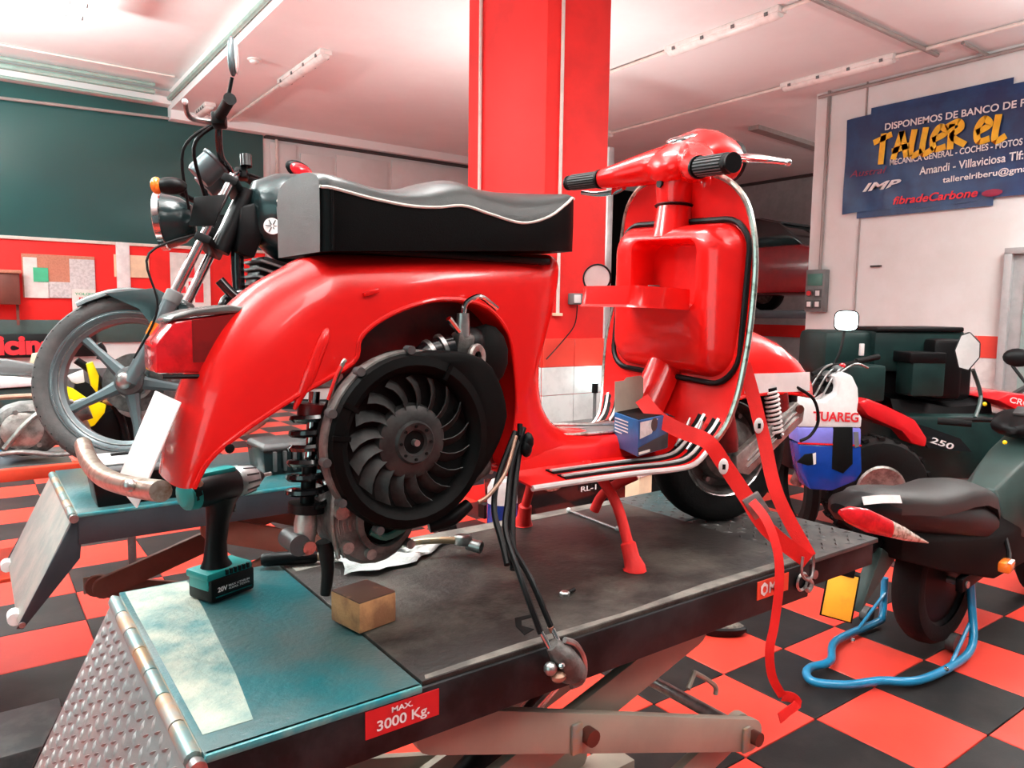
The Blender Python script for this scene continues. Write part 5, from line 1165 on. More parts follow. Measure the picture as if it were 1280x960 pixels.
for x in (-.25, .62): MB().box((x, YD+.12, .01), (.06, .35, .02)).build('support_foot', 'dark_grey', db)
# ================================================================ THINGS ON THE NEAR LIFT
def RZ(a): return Matrix.Rotation(R(a), 3, 'Z')
ZD = ZP+.0035
# cordless drill standing on its battery
dr = thing('cordless_drill', 'black and teal cordless drill standing on the teal deck', 'drill', (.392, 1.54, ZP+.001))
dm = RZ(22); dc = V((.393, 1.532, ZP+.001))
def D(a, b, z): return dc+dm @ V((a, b, z))
bt_ = MB().box(D(0, 0, .025), (.104, .074, .048), dm).build('battery', 'black_plastic', dr, bev=0.006)
MB().box(D(-.005, 0, .054), (.108, .070, .016), dm).build('battery_shoe', 'drill_teal', dr, bev=0.005)
for k in range(6): MB().box(D(-.015+.010*k, -.036, .056), (.005, .006, .010), dm).build('vent_rib', 'black_plastic', dr)
MB().box(D(-.049, 0, .040), (.012, .06, .03), dm).build('battery_latch', 'drill_teal', bt_, bev=0.004)
for s_ in (-1, 1): MB().box(D(.0, -.0375, .012), (.085, .002, .002), dm).build('battery_groove', 'drill_teal', bt_)
lettering('20V', D(-.038, -.0378, .021), dm @ V((1, 0, 0)), (0, 0, 1), .010, 'banner_white', bt_, width=.022, bold=.03)
lettering('MAX LITHIUM', D(-.013, -.0378, .026), dm @ V((1, 0, 0)), (0, 0, 1), .0045, 'grey_paper', bt_, width=.05, bold=.02)
lettering('4.0Ah 72Wh', D(-.013, -.0378, .020), dm @ V((1, 0, 0)), (0, 0, 1), .0045, 'grey_paper', bt_, width=.05, bold=.02)
rings = []
for a, z, rx, ry in ((-.012, .058, .034, .030), (-.014, .075, .025, .022), (-.012, .11, .022, .019), (-.006, .15, .024, .020), (.002, .185, .032, .024), (.005, .20, .04, .028)):
    rings.append([D(a+rx*math.cos(2*math.pi*k/16), ry*math.sin(2*math.pi*k/16), z) for k in range(16)])
MB().loft(rings).build('handle', 'black_plastic', dr)
MB().tube([D(-.08, 0, .222), D(-.072, 0, .222), D(-.04, 0, .222), D(.03, 0, .222), D(.035, 0, .222)], [.024, .031, .034, .033, .03], 20).build('motor_housing', 'black_plastic', dr)
MB().tube([D(-.083, 0, .218), D(-.078, 0, .218), D(-.06, 0, .220)], [.020, .029, .0325], 20).build('rear_cap', 'drill_teal', dr)
MB().box(D(-.012, 0, .252), (.085, .032, .016), dm).build('top_shell', 'drill_teal', dr, bev=0.005)
MB().tube([D(.033, 0, .225), D(.04, 0, .225), D(.075, 0, .225), D(.085, 0, .225)], [.031, .033, .028, .022], 22).build('clutch_collar', 'drill_grey', dr)
for k in range(12):
    t = 2*math.pi*k/12; e = V((0, math.cos(t), math.sin(t))); MB().beam(D(.045, .031*e.y, .225+.031*e.z), D(.078, .0265*e.y, .225+.0265*e.z), .004, .004).build('collar_rib', 'dark_grey', dr)
MB().tube([D(.084, 0, .225), D(.095, 0, .225), D(.105, 0, .225)], [.02, .014, .008], 16).build('chuck', 'black_plastic', dr)
MB().cyl(D(.10, 0, .225), D(.128, 0, .225), .0045, n=8).build('bit', 'steel', dr)
MB().box(D(.028, 0, .178), (.014, .014, .03), dm).build('trigger', 'black_gloss', dr, bev=0.004)
# wooden block
wbk = thing('wooden_block', 'oil stained wooden block on the lift deck edge', 'wooden block', (.567, 1.237, ZD))
wm = RZ(11); wc_ = V((.569, 1.238, ZD))
MB().box(wc_+V((0, 0, .029)), (.082, .090, .056), wm).build('block', 'wood', wbk, bev=0.003)
MB().box(wc_+V((0, 0, .0575)), (.080, .088, .003), wm).build('oily_top', 'wood_oily', wbk, bev=0.001)
# paper rag
rows = []
for i in range(17):
    row = []
    for j in range(13):
        u, v_ = i/16, j/12
        lo = [V((.632, 1.475, 0)), V((.70, 1.445, 0)), V((.80, 1.462, 0)), V((.86, 1.50, 0)), V((.945, 1.555, 0))]
        hi = [V((.645, 1.585, 0)), V((.70, 1.575, 0)), V((.76, 1.56, 0)), V((.85, 1.56, 0)), V((.95, 1.572, 0))]
        q = min(int(u*4), 3); f = u*4-q; p = lo[q].lerp(lo[q+1], f).lerp(hi[q].lerp(hi[q+1], f), v_)
        z = ZD+.003+(.030*abs(math.sin(u*8+v_*5))+.016*abs(math.sin(v_*13-u*5)))*(1-.75*u)*(math.sin(math.pi*min(max(v_, .03), .97))**.6)
        row.append(V((p.x+.006*math.sin(v_*15), p.y+.006*math.sin(u*23), z)))
    rows.append(row)
tag(MB().grid(rows, .0015).build('paper_rag', 'rag', ang=80), 'crumpled white paper rag under the scooter engine', 'rag')
# ratchet wrench
rwk = thing('ratchet_wrench', 'long ratchet wrench with socket lying on the white rag', 'wrench', (.72, 1.53, ZD))
a, b = V((.505, 1.635, ZD+.017)), V((.925, 1.455, ZD+.017)); dd = (b-a).normalized()
MB().tube([a, a+dd*.008, a+dd*.115, a+dd*.122], [.012, .016, .015, .011], 14).build('grip', 'black_plastic', rwk)
MB().tube([a+dd*.12, a+dd*.16, a+dd*.36+V((0, 0, .022)), b+V((0, 0, .018))], [.010, .008, .008, .009], 12, sm=3).build('shaft', 'hinge_teal', rwk)
MB().lathe(b+V((0, 0, .020)), (.1, .1, 1), [(0, -.012), (.020, -.012), (.022, -.006), (.022, .008), (.018, .012), (0, .012)], 20).build('ratchet_head', 'steel', rwk)
so = b+V((.012, -.012, .010)); MB().lathe(so, V((.5, -.8, -.12)), [(0, -.006), (.0135, -.006), (.0145, 0), (.0145, .030), (.011, .030), (.010, .014), (0, .014)], 20).build('socket', 'steel', rwk)
# bolt, stick
t = thing('loose_bolt', 'small dark bolt lying on the dark deck board', 'bolt', (.96, 1.122, ZD))
MB().lathe((.96, 1.122, ZD), (0, 0, 1), [(0, 0), (.011, 0), (.011, .007), (.008, .010), (0, .010)], 6).build('head', 'steel', t)
MB().cyl((.965, 1.122, ZD+.005), (.99, 1.128, ZD+.005), .005, n=10).build('shank', 'black_plastic', t)
t = thing('steel_rod', 'thin pale steel rod lying between the stand feet', 'rod', (1.376, 1.5, ZD))
MB().cyl((1.384, 1.607, ZD+.005), (1.371, 1.392, ZD+.005), .0042, n=10).build('shaft', 'steel', t)
for p in ((1.384, 1.607), (1.371, 1.392)): MB().sphere((p[0], p[1], ZD+.007), .0075, 10).build('end_knob', 'white_plastic', t)
# bulb box on the scooter floor
zb_ = ZP+.2585
b0, b1, b2 = PZ(767, 557, zb_), PZ(797, 571, zb_), PZ(834, 560, zb_)
u_, v_ = (b2-b1), (b0-b1); v_ = v_.normalized()*max(v_.length, .07)
bxx = thing('bulb_box', 'open blue cardboard bulb box on the scooter floorboard', 'box', (b1+(u_+v_)/2))
hbx = .082
MB().prism([b1, b1+u_, b1+u_+v_, b1+v_], (0, 0, hbx)).build('carton', 'box_blue', bxx, bev=0.001)
nu = V((u_.y, -u_.x, 0)).normalized(); nv_ = -u_.normalized()
MB().prism([b1+nu*.0006+V((0, 0, .002)), b1+u_+nu*.0006+V((0, 0, .002)), b1+u_+nu*.0006+V((0, 0, .038)), b1+u_*.5+nu*.0006+V((0, 0, .03)), b1+nu*.0006+V((0, 0, .02))], nu*.0006).build('dark_print', 'box_black', bxx, smooth=False)
MB().prism([b1+u_*.04+nu*.0008+V((0, 0, .040)), b1+u_*.42+nu*.0008+V((0, 0, .046)), b1+u_*.62+nu*.0008+V((0, 0, .078)), b1+u_*.04+nu*.0008+V((0, 0, .078))], nu*.0006).build('grey_print', 'grey_paper', bxx, smooth=False)
cpr = b1+u_*.5+nu*.001+V((0, 0, .066)); MB().cyl(cpr, cpr+nu*.0008, .016, n=20).build('lamp_print', 'dark_grey', bxx)
MB().prism([b1+u_*.02+nu*.0012+V((0, 0, .004)), b1+u_*.38+nu*.0012+V((0, 0, .004)), b1+u_*.38+nu*.0012+V((0, 0, .010)), b1+u_*.02+nu*.0012+V((0, 0, .010))], nu*.0004).build('barcode_strip', 'white_paper', bxx, smooth=False)
nl = (-(u_-v_*u_.dot(v_)/v_.length_squared)).normalized()
for k in range(5):
    w_ = .55 if k < 4 else .3
    p = b1+v_*(.98-.03)+nl*.0008+V((0, 0, .07-.008*k)); q = b1+v_*(.95-w_)+nl*.0008+V((0, 0, .07-.008*k))
    MB().beam(p, q, .0008, .0028).build('print_line', 'banner_white', bxx)
fl = [b1+v_*.99+V((0, 0, hbx)), b1+v_*.99+u_*.98+V((0, 0, hbx)), b1+v_*1.02+u_*.98+V((0, 0, hbx+.075)), b1+v_*1.02+u_*.9+V((0, 0, hbx+.082)), b1+v_*1.02+u_*.4+V((0, 0, hbx+.082)), b1+v_*1.02+u_*.3+V((0, 0, hbx+.075)), b1+v_*1.02+V((0, 0, hbx+.075))]
MB().prism(fl, v_.normalized()*.0015).build('flap', 'cardboard', bxx, smooth=False)
MB().prism([b1+u_+V((0, 0, hbx)), b1+u_+v_+V((0, 0, hbx)), b1+u_*1.25+v_+V((0, 0, hbx-.012)), b1+u_*1.25+V((0, 0, hbx-.012))], (0, 0, .0015)).build('side_flap', 'box_black', bxx, smooth=False)
MB().prism([b1+u_*.04+v_*.04+V((0, 0, hbx+.0005)), b1+u_*.96+v_*.04+V((0, 0, hbx+.0005)), b1+u_*.96+v_*.96+V((0, 0, hbx+.0005)), b1+u_*.04+v_*.96+V((0, 0, hbx+.0005))], (0, 0, .0008)).build('opening', 'black_matte', bxx, smooth=False)
# red ratchet strap
stp = thing('tie_down_strap', 'red ratchet tie-down strap holding the scooter to the lift', 'strap', (1.57, .97, ZP))
anch = V((1.568, .958, .832))
def strap(pts, wd, nm, th=.0022, sm=5):
    P = spline(pts, sm); rings = []
    for i, p in enumerate(P):
        d = (P[min(i+1, len(P)-1)]-P[max(i-1, 0)]).normalized(); sd = d.cross(V((.62, .78, -.05))).normalized(); nn = d.cross(sd)
        rings.append([p+sd*(a_*wd/2)+nn*(b_*th/2) for a_, b_ in ((-1, -1), (1, -1), (1, 1), (-1, 1))])
    return MB().loft(rings).build(nm, 'red_strap', stp)
s1 = strap([PY(802, 498, 1.27), PY(822, 522, 1.215), PY(850, 538, 1.165), PY(884, 552, 1.10), PY(905, 580, 1.075), PY(932, 620, 1.04), PY(960, 662, 1.0), anch+V((.0, 0, .02))], .036, 'webbing')
s2 = strap([PY(930, 455, 1.105), PY(940, 490, 1.09), PY(955, 550, 1.06), PY(972, 620, 1.02), anch+V((.006, .0, .03))], .032, 'webbing')
s3 = strap([PY(936, 622, 1.035), PY(958, 650, .985), PY(972, 690, .955), PY(974, 730, .945), PY(968, 780, .945), PY(962, 812, .945), PY(965, 845, .945), PY(978, 870, .945)], .02, 'loose_end')
strap([PY(978, 870, .945), PY(990, 872, .935), PY(996, 880, .93), PY(984, 890, .925), PY(974, 898, .925)], .024, 'loose_end', sm=4)
c = PY(945, 632, 1.022); bd = (PY(960, 662, 1.0)-PY(930, 615, 1.04)).normalized()
fr = Matrix((( bd.x, *(0, 0)), (bd.y, 0, 0), (bd.z, 0, 0)))
sd = bd.cross(V((.62, .78, -.05))).normalized(); nn = bd.cross(sd); Mb = Matrix((bd, sd, nn)).transposed()
bk = MB().box(c, (.055, .042, .010), Mb).build('ratchet_buckle', 'steel', stp, bev=0.003)
MB().box(c-nn*.008, (.022, .034, .010), Mb).build('buckle_bar', 'worn_chrome', bk, bev=0.003)
for p in (PY(904, 583, 1.073), PY(948, 532, 1.066)):
    e = MB().sphere(p-V((.55, .8, 0)).normalized()*.002, .012, 14, (1, .25, 1.6), RZ(-35)).build('printed_badge', 'white_plastic', s1)
    MB().box(p-V((.55, .8, 0)).normalized()*.006, (.007, .001, .012), RZ(-35)).build('badge_mark', 'black_matte', s1)
hk = MB().tube([anch+V((-.022, 0, .035)), anch+V((-.024, 0, .0)), anch+V((-.012, -.004, -.02)), anch+V((.012, -.004, -.02)), anch+V((.024, 0, 0)), anch+V((.022, 0, .035))], .0035, 8, sm=4).build('hook_ring', 'steel', stp)
MB().tube([anch+V((0, -.004, -.02)), anch+V((.012, -.006, -.035)), anch+V((.0, -.006, -.05)), anch+V((-.012, -.004, -.04))], .005, 8, sm=4).build('hook', 'steel', stp)

# ================================================================ RIGHT SIDE OF THE WORKSHOP
ps_ = thing('paddock_stand', 'bright blue tubular paddock stand on the chequered floor', 'paddock stand', (2.9, 1.5, 0))
zt = .028
tube = [PY(1106, 722, 1.70), PY(1105, 745, 1.695), PZ(1103, 770, .05), PZ(1096, 778, zt), PZ(1045, 801, zt), PZ(1038, 826, zt+.005), PZ(1014, 834, zt+.005), PZ(1008, 843, zt+.01), PZ(1020, 853, zt+.005), PZ(1060, 856, zt), PZ(1100, 851, zt), PZ(1150, 850, zt), PZ(1200, 826, zt), PZ(1216, 803, .06), PY(1215, 760, 1.325), PY(1213, 728, 1.33)]
MB().tube(tube, .0165, 12, sm=5).build('frame_tube', 'blue_tube', ps_)
MB().cyl(PY(1106, 742, 1.69), PZ(1070, 790, zt), .008, n=8).build('brace', 'blue_tube', ps_)
MB().cyl(PY(1214, 775, 1.325), PZ(1188, 832, zt), .008, n=8).build('brace', 'blue_tube', ps_)
for p in (PZ(1096, 772, .04), PZ(1206, 808, .04)):
    MB().cyl(p+V((0, .03, 0)), p+V((0, .065, 0)), .038, n=18).build('castor', 'dark_grey', ps_)
for p in (PZ(1066, 800, zt+.012), PZ(1183, 836, zt+.012)): MB().sphere(p, .010, 8).build('bolt', 'chrome', ps_)

mp = thing('moped', 'black moped with yellow plate raised on the blue stand', 'moped', (3.3, 1.42, 0))
YM = 1.42
def MP(x, y, z): return V((x, YM+y, z))
# tail and seat
rings = []
for x, w_, z0, z1 in ((2.50, .03, .72, .755), (2.56, .075, .68, .785), (2.68, .10, .65, .785), (2.85, .115, .60, .755), (3.05, .125, .55, .715), (3.25, .13, .50, .69), (3.45, .13, .44, .67), (3.62, .11, .42, .60)):
    rings.append([MP(x, w_*a, z0+(z1-z0)*b) for a, b in ((-.6, 0), (-1, .3), (-1, .65), (-.8, .85), (-.45, .97), (0, 1), (.45, .97), (.8, .85), (1, .65), (1, .3), (.6, 0))])
MB().loft(rings).build('tail_fairing', 'black_plastic', mp, ang=50)
rings = []
for x, w_, z1 in ((2.58, .06, .775), (2.70, .10, .795), (2.86, .12, .775), (3.02, .125, .748), (3.16, .13, .742), (3.30, .135, .746), (3.44, .13, .732), (3.58, .115, .69), (3.68, .09, .62), (3.74, .06, .55)):
    rings.append([MP(x, w_*math.cos(t), z1-.05+.05*math.sin(t)) for t in [math.pi*k/12 for k in range(13)]]+[MP(x, -w_, z1-.09), MP(x, w_, z1-.09)])
MB().loft(rings).build('seat', 'moped_seat', mp, ang=50)
MB().ribbon([MP(2.55, -.062, .772), MP(2.62, -.092, .775), MP(2.72, -.112, .765)], (0, .5, 1), .03, .003, sm=3).build('tail_sticker', 'white_plastic', mp)
rings = []
for x, y, rz, ry in ((2.44, -.04, .010, .006), (2.465, -.06, .032, .018), (2.53, -.09, .042, .018), (2.60, -.112, .036, .014), (2.645, -.12, .032, .012)):
    rings.append([MP(x, y-ry*math.cos(t), .735-.36*(x-2.46)+rz*math.sin(t)) for t in [2*math.pi*k/12 for k in range(12)]])
tl = MB().loft(rings).build('tail_light', 'lens_red', mp)
rings = []
for x, y, rz in ((2.645, -.122, .032), (2.73, -.128, .026), (2.82, -.132, .014), (2.89, -.134, .004)):
    rings.append([MP(x, y-.010*math.cos(t), .735-.36*(x-2.46)+rz*math.sin(t)) for t in [2*math.pi*k/12 for k in range(12)]])
MB().loft(rings).build('clear_indicator', 'lens_clear', tl)
# plate hanger
pc = PY(1050, 745, 1.40); 
MB().tube([MP(2.85, 0, .58), MP(2.70, -.02, .56), MP(2.56, -.02, .51)], [.02, .02, .015], 8).build('plate_hanger', 'black_plastic', mp)
MB().prism([MP(2.84, -.05, .50), MP(2.74, -.05, .56), MP(2.60, -.05, .34)], (0, .05, 0)).build('mud_flap', 'dark_green', mp, bev=0.004)
nrm_ = V((-.80, -.55, .22)).normalized(); rt_ = V((0, 0, 1)).cross(nrm_).normalized(); up_ = nrm_.cross(rt_); Mp = Matrix((rt_, up_, nrm_)).transposed()
Mp = Mp @ Matrix.Rotation(R(-8), 3, 'Z')
pl = MB().box(pc, (.098, .162, .004), Mp).build('number_plate', 'plate_yellow', mp, bev=0.0015)
MB().box(pc+Mp @ V((0, 0, -.006)), (.11, .172, .006), Mp).build('plate_frame', 'black_plastic', pl, bev=0.002)
MB().box(pc+Mp @ V((0, .088, -.01)), (.07, .03, .03), Mp).build('plate_lamp', 'black_plastic', mp, bev=0.004)
MB().sphere(PY(1057, 700, 1.37), .016, 10, (1.3, .7, .8)).build('rear_reflector', 'lens_red', mp)
MB().tube([PY(1075, 690, 1.38), PY(1062, 702, 1.38), PY(1056, 715, 1.39)], .006, 8).build('lamp_stalk', 'mid_grey', mp)
# rear wheel, swing arm, engine
ra = MP(3.30, 0, .325)
rty = MB().lathe(ra, (0, 1, 0), [(.20, -.05), (.235, -.062), (.265, -.055), (.283, -.03), (.287, 0), (.283, .03), (.265, .055), (.235, .062), (.20, .05)], 44).build('rear_tyre', 'rubber', mp)
MB().lathe(ra, (0, 1, 0), [(.205, -.04), (.19, -.03), (.05, -.045), (0, -.05), (0, .05), (.05, .045), (.19, .03), (.205, .04)], 36).build('rear_rim', 'black_plastic', rty)
for s_ in (-1, 1): MB().beam(MP(3.26, s_*.11, .325), MP(3.9, s_*.10, .40), .03, .06).build('swing_arm', 'black_plastic', mp, bev=0.005)
MB().cyl(MP(3.30, -.13, .325), MP(3.30, .24, .325), .015, n=12).build('axle', 'steel', mp)
MB().box(MP(3.98, 0, .42), (.36, .24, .26)).build('engine', 'black_plastic', mp, bev=0.03)
MB().tube([MP(4.0, .14, .30), MP(3.7, .17, .32), MP(3.25, .18, .42), MP(3.0, .17, .48)], [.025, .04, .055, .05], 14, sm=4).build('exhaust', 'black_matte', mp)
MB().loft([[MP(x, w_*a, z0+(z1-z0)*b) for a, b in ((-1, 0), (-1, .7), (-.6, 1), (.6, 1), (1, .7), (1, 0))] for x, w_, z0, z1 in ((2.78, .10, .52, .64), (3.1, .125, .42, .60), (3.55, .135, .30, .56), (3.95, .12, .30, .55))]).build('side_cover', 'black_matte', mp, bev=0.01)
MB().loft([[MP(x, w_*a, z0+(z1-z0)*b) for a, b in ((-1, .1), (-1, .7), (-.6, 1), (.6, 1), (1, .7), (1, .1), (0, 0))] for x, w_, z0, z1 in ((3.70, .09, .42, .66), (3.85, .13, .40, .74), (4.0, .15, .38, .80), (4.15, .14, .42, .86), (4.28, .09, .55, .90))]).build('leg_fairing', 'dark_green', mp, bev=0.012)
bd_ = MB().box(MP(3.88, -.142, .58), (.07, .006, .11)).build('warning_label', 'black_plastic', mp, bev=0.002)
for k in range(4): MB().box(MP(3.88, -.146, .555+.016*k), (.03, .002, .008)).build('label_print', 'grey_paper', bd_)
MB().tube([MP(3.70, -.10, .48), MP(3.58, -.17, .42), MP(3.50, -.20, .39)], .010, 8).build('indicator_stalk', 'black_plastic', mp)
ic = PY(1258, 707, 1.21); MB().box(ic, (.10, .05, .045), RZ(10)).build('turn_indicator', 'lens_orange', mp, bev=0.012)
MB().box(ic+V((-.01, -.02, .024)), (.07, .015, .005), RZ(10)).build('indicator_rim', 'white_plastic', mp, bev=0.002)
# cockpit
MB().tube([MP(4.22, 0, .70), MP(4.12, 0, .92)], .03, 12).build('steering_stem', 'black_plastic', mp)
MB().loft([[MP(x, w_*math.cos(t), z+h*math.sin(t)) for t in [2*math.pi*k/14 for k in range(14)]] for x, w_, z, h in ((3.98, .03, .90, .02), (4.02, .11, .91, .05), (4.10, .13, .93, .065), (4.2, .11, .93, .06), (4.26, .05, .92, .04))]).build('cockpit_cover', 'black_plastic', mp)
MB().box(MP(4.06, -.03, .985), (.06, .10, .02), Matrix.Rotation(R(-30), 3, 'Y')).build('display', 'dark_grey', mp, bev=0.004)
MB().tube([MP(4.0, -.33, .86), MP(4.05, -.2, .90), MP(4.10, 0, .93), MP(4.05, .2, .92), MP(4.0, .33, .90)], .012, 10, sm=4).build('handlebar', 'black_plastic', mp)
for s_ in (-1, 1): MB().cyl(MP(4.045, s_*.20, .90), MP(3.99, s_*.34, .865 if s_ < 0 else .90), .018, n=14).build('grip', 'rubber', mp)
for px_, py_, Y_ in ((1231, 505, 1.42), (1256, 553, 1.30)): MB().sphere(PY(px_, py_, Y_), .010, 8).build('cable_adjuster', 'yellow_plastic', mp)
mc = PY(1209, 441, 1.68)
MB().tube([MP(4.05, .19, .93), PY(1226, 495, 1.66), PY(1216, 462, 1.68)], .010, 8, sm=4).build('mirror_stem', 'dark_green', mp)
vn = (V((0, 0, CAMH))-mc).normalized(); vr = V((0, 0, 1)).cross(vn).normalized(); vu = vn.cross(vr)
hexp = [(-.052, .01), (-.03, .085), (.005, .10), (.05, .05), (.052, -.02), (.01, -.085), (-.03, -.075)]
mh = MB().prism([mc+vr*a+vu*b+vn*.004 for a, b in hexp], vn*.004).build('mirror_glass', 'mirror_glass', mp)
MB().prism([mc+vr*a*1.1+vu*b*1.08-vn*.03 for a, b in hexp], vn*.033).build('mirror_shell', 'black_plastic', mh, bev=0.008)
mc2 = PY(1272, 447, 1.45); MB().sphere(mc2, .06, 16, (.4, 1.1, .75)).build('mirror_shell', 'black_plastic', mp)
MB().tube([MP(4.05, -.18, .92), mc2+V((0, .02, -.04))], .008, 8).build('mirror_stem', 'black_plastic', mp)
MB().tube([MP(4.18, 0, .75), MP(4.40, 0, .40), MP(4.46, 0, .34)], .04, 10).build('fork', 'black_plastic', mp)
MB().lathe(MP(4.5, 0, .287), (0, 1, 0), [(.20, -.05), (.235, -.06), (.28, -.03), (.285, 0), (.28, .03), (.235, .06), (.20, .05), (.05, .03), (.05, -.03), (.20, -.05)], 36).build('front_tyre', 'rubber', mp)

# ---- quad bike, seen from its side, lengthwise along q
qd = V((C_R.x, C_R.y, 0)).normalized(); qf = V((C_F.x, C_F.y, 0)).normalized(); QM = Matrix((qd, qf, V((0, 0, 1)))).transposed()
q0 = PD(1120, 560, 5.1); q0.z = 0
qb = thing('quad_bike', 'red and black quad bike loaded with dark luggage cases', 'quad bike', q0)
def Qp(px, py, D_): return PD(px, py, D_)
def qbox(nm, x0, y0, x1, y1, D_, dep, m, bev=0.02, par=qb):
    a, b = PD(x0, y1, D_), PD(x1, y0, D_); c_ = (a+b)/2+qf*dep/2
    return MB().box(c_, ((b-a).dot(qd), dep, b.z-a.z), QM).build(nm, m, par, bev=bev)
qbox('luggage_case', 1030, 414, 1105, 470, 5.15, .5, 'quad_teal', .05)
qbox('luggage_case', 1092, 412, 1208, 466, 5.1, .55, 'quad_teal', .04)
lidq = MB().loft([[PD(x, y, 5.05)+qf*d_ for x, d_ in ((1098, .02), (1208, .02), (1208, .5), (1098, .5))] for y in (415, 409)]).build('case_lid', 'black_plastic', qb, bev=0.01)
qbox('rear_rack', 1035, 450, 1215, 525, 5.2, .45, 'black_plastic', .03)
qbox('pannier', 1060, 457, 1108, 502, 4.9, .25, 'quad_teal', .02)
qbox('pannier', 1140, 450, 1182, 496, 4.9, .22, 'quad_teal', .015)
qbox('pannier_lid', 1138, 441, 1184, 454, 4.88, .25, 'black_plastic', .01)
qbox('pouch', 1166, 424, 1205, 500, 4.98, .4, 'black_plastic', .03)
c_ = PD(1077, 437, 4.93); MB().box(c_, (.03, .02, .08), QM).build('buckle', 'white_plastic', qb, bev=0.004)
MB().prism([PD(x, y, 4.8) for x, y in ((1072, 503), (1085, 498), (1110, 508), (1145, 525), (1160, 548), (1158, 560), (1140, 555), (1128, 540), (1105, 530), (1085, 520))], qf*.9).build('rear_fender', 'quad_red', qb, bev=0.02)
MB().prism([PD(x, y, 4.85) for x, y in ((1140, 528), (1160, 534), (1200, 548), (1215, 565), (1160, 560))], qf*.02).build('side_decal', 'black_gloss', qb)
a = PD(1162, 553, 4.83); b = PD(1192, 563, 4.83); lettering('250', a, (b-a), V((0, 0, 1)), .042, 'banner_white', qb, width=(b-a).length, shear=.25, bold=.02)
rings = []
for px_, w_, py0, py1 in ((1120, .16, 512, 500), (1150, .2, 525, 502), (1190, .2, 535, 510), (1225, .18, 535, 508), (1250, .12, 520, 500)):
    p0_, p1_ = PD(px_, py0, 5.0), PD(px_, py1, 5.0); rings.append([p0_+qf*(.2-w_), p1_+qf*(.2-w_*.8), p1_+qf*.2+V((0, 0, .02)), p1_+qf*(.2+w_*.8), p0_+qf*(.2+w_)])
MB().loft(rings).build('seat', 'black_plastic', qb, ang=50)
qbox('side_panel', 1110, 520, 1270, 600, 4.95, .5, 'quad_teal', .04)
for px_, py_, dd_ in ((1092, 602, 4.8), (1092, 602, 5.55), (1330, 610, 4.8), (1330, 610, 5.55)):
    c_ = PD(px_, py_, dd_); c_.z = .33
    ty = MB().lathe(c_, qf, [(.15, -.10), (.245, -.115), (.305, -.10), (.33, -.05), (.33, .05), (.305, .10), (.245, .115), (.15, .10)], 36).build('tyre', 'rubber', qb)
    MB().lathe(c_, qf, [(0, -.09), (.05, -.10), (.10, -.095), (.15, -.112), (.165, -.10), (.12, -.04), (0, -.03)], 28).build('wheel_rim', 'alloy', ty)
    kn = MB()
    for k in range(20):
        t = 2*math.pi*k/20; e = qd*math.cos(t)+V((0, 0, 1))*math.sin(t)
        for s_ in (-.06, .0, .06): kn.box(c_+e*.330+qf*s_, (.035, .045, .02), Matrix((-qd*math.sin(t)+V((0, 0, 1))*math.cos(t), qf, e)).transposed())
    kn.build('tread_knob', 'rubber', ty)['kind'] = 'stuff'
MB().tube([PD(1255, 500, 5.0), PD(1290, 480, 5.2), PD(1320, 470, 5.4)], .02, 8).build('handlebar', 'black_plastic', qb)
MB().prism([PD(x, y, 4.9) for x, y in ((1245, 500), (1262, 492), (1300, 495), (1300, 525), (1275, 515))], qf*.5).build('front_fender', 'quad_red', qb, bev=0.02)
a = PD(1262, 503, 4.87); b = PD(1300, 512, 4.87); lettering('CROSS', a, (b-a), V((0, 0, 1)), .04, 'banner_white', qb, width=(b-a).length, shear=.2, bold=.02)
MB().box(q0+qf*.35+V((0, 0, .45)), (.9, .25, .2), QM).build('chassis', 'black_matte', qb, bev=0.02)

# ---- white and blue enduro bike
tz = PD(1040, 560, 4.35); tz.z = 0
tu = thing('enduro_bike', 'white and blue enduro bike with red letters on the fairing', 'motorcycle', tz)
DT = 4.3
def tp_(nm, pts, m, D_=DT, dep=.16, bev=0.012, par=tu): return MB().prism([PD(x, y, D_) for x, y in pts], qf*dep).build(nm, m, par, bev=bev)
fr_ = tp_('fairing', [(993, 500), (1000, 497), (1030, 502), (1045, 492), (1047, 482), (1043, 470), (1055, 465), (1066, 470), (1073, 485), (1074, 500), (1072, 515), (1078, 522), (1077, 535), (997, 534)], 'white_plastic')
a = PD(1016, 526, DT-.004); b = PD(1073, 528, DT-.004); lettering('TUAREG', a, (b-a), V((0, 0, 1)), .056, 'banner_red', fr_, width=(b-a).length, bold=.03)
tp_('violet_band', [(997, 534), (1077, 535), (1077, 557), (998, 554)], 'blue_violet')
tp_('lower_fairing', [(998, 555), (1077, 558), (1078, 590), (1070, 602), (1040, 614), (1012, 612), (1004, 590)], 'blue_plastic')
tp_('pink_line', [(998, 553), (1077, 556), (1077, 558), (998, 555)], 'lens_red', DT-.003, .01, 0)
tp_('radiator_opening', [(1042, 534), (1066, 534), (1066, 580), (1054, 592), (1040, 586)], 'black_matte', DT-.004, .01, .002)
tp_('side_duct', [(996, 578), (1006, 568), (1020, 566), (1021, 580), (1010, 582)], 'black_matte', DT-.004, .01, .002)
tp_('white_mark', [(1016, 567), (1020, 566), (1020, 580), (1017, 581)], 'white_plastic', DT-.006, .006, 0)
tp_('side_mark', [(1067, 540), (1073, 540), (1074, 558), (1069, 560)], 'mid_grey', DT-.004, .006, 0)
MB().tube([PD(1015, 468, 4.35), PD(1035, 458, 4.4), PD(1060, 455, 4.45), PD(1092, 447, 4.5)], .013, 8, sm=4).build('handlebar', 'black_plastic', tu)
MB().cyl(PD(1070, 452, 4.47), PD(1098, 446, 4.52), .018, n=10).build('grip', 'rubber', tu)
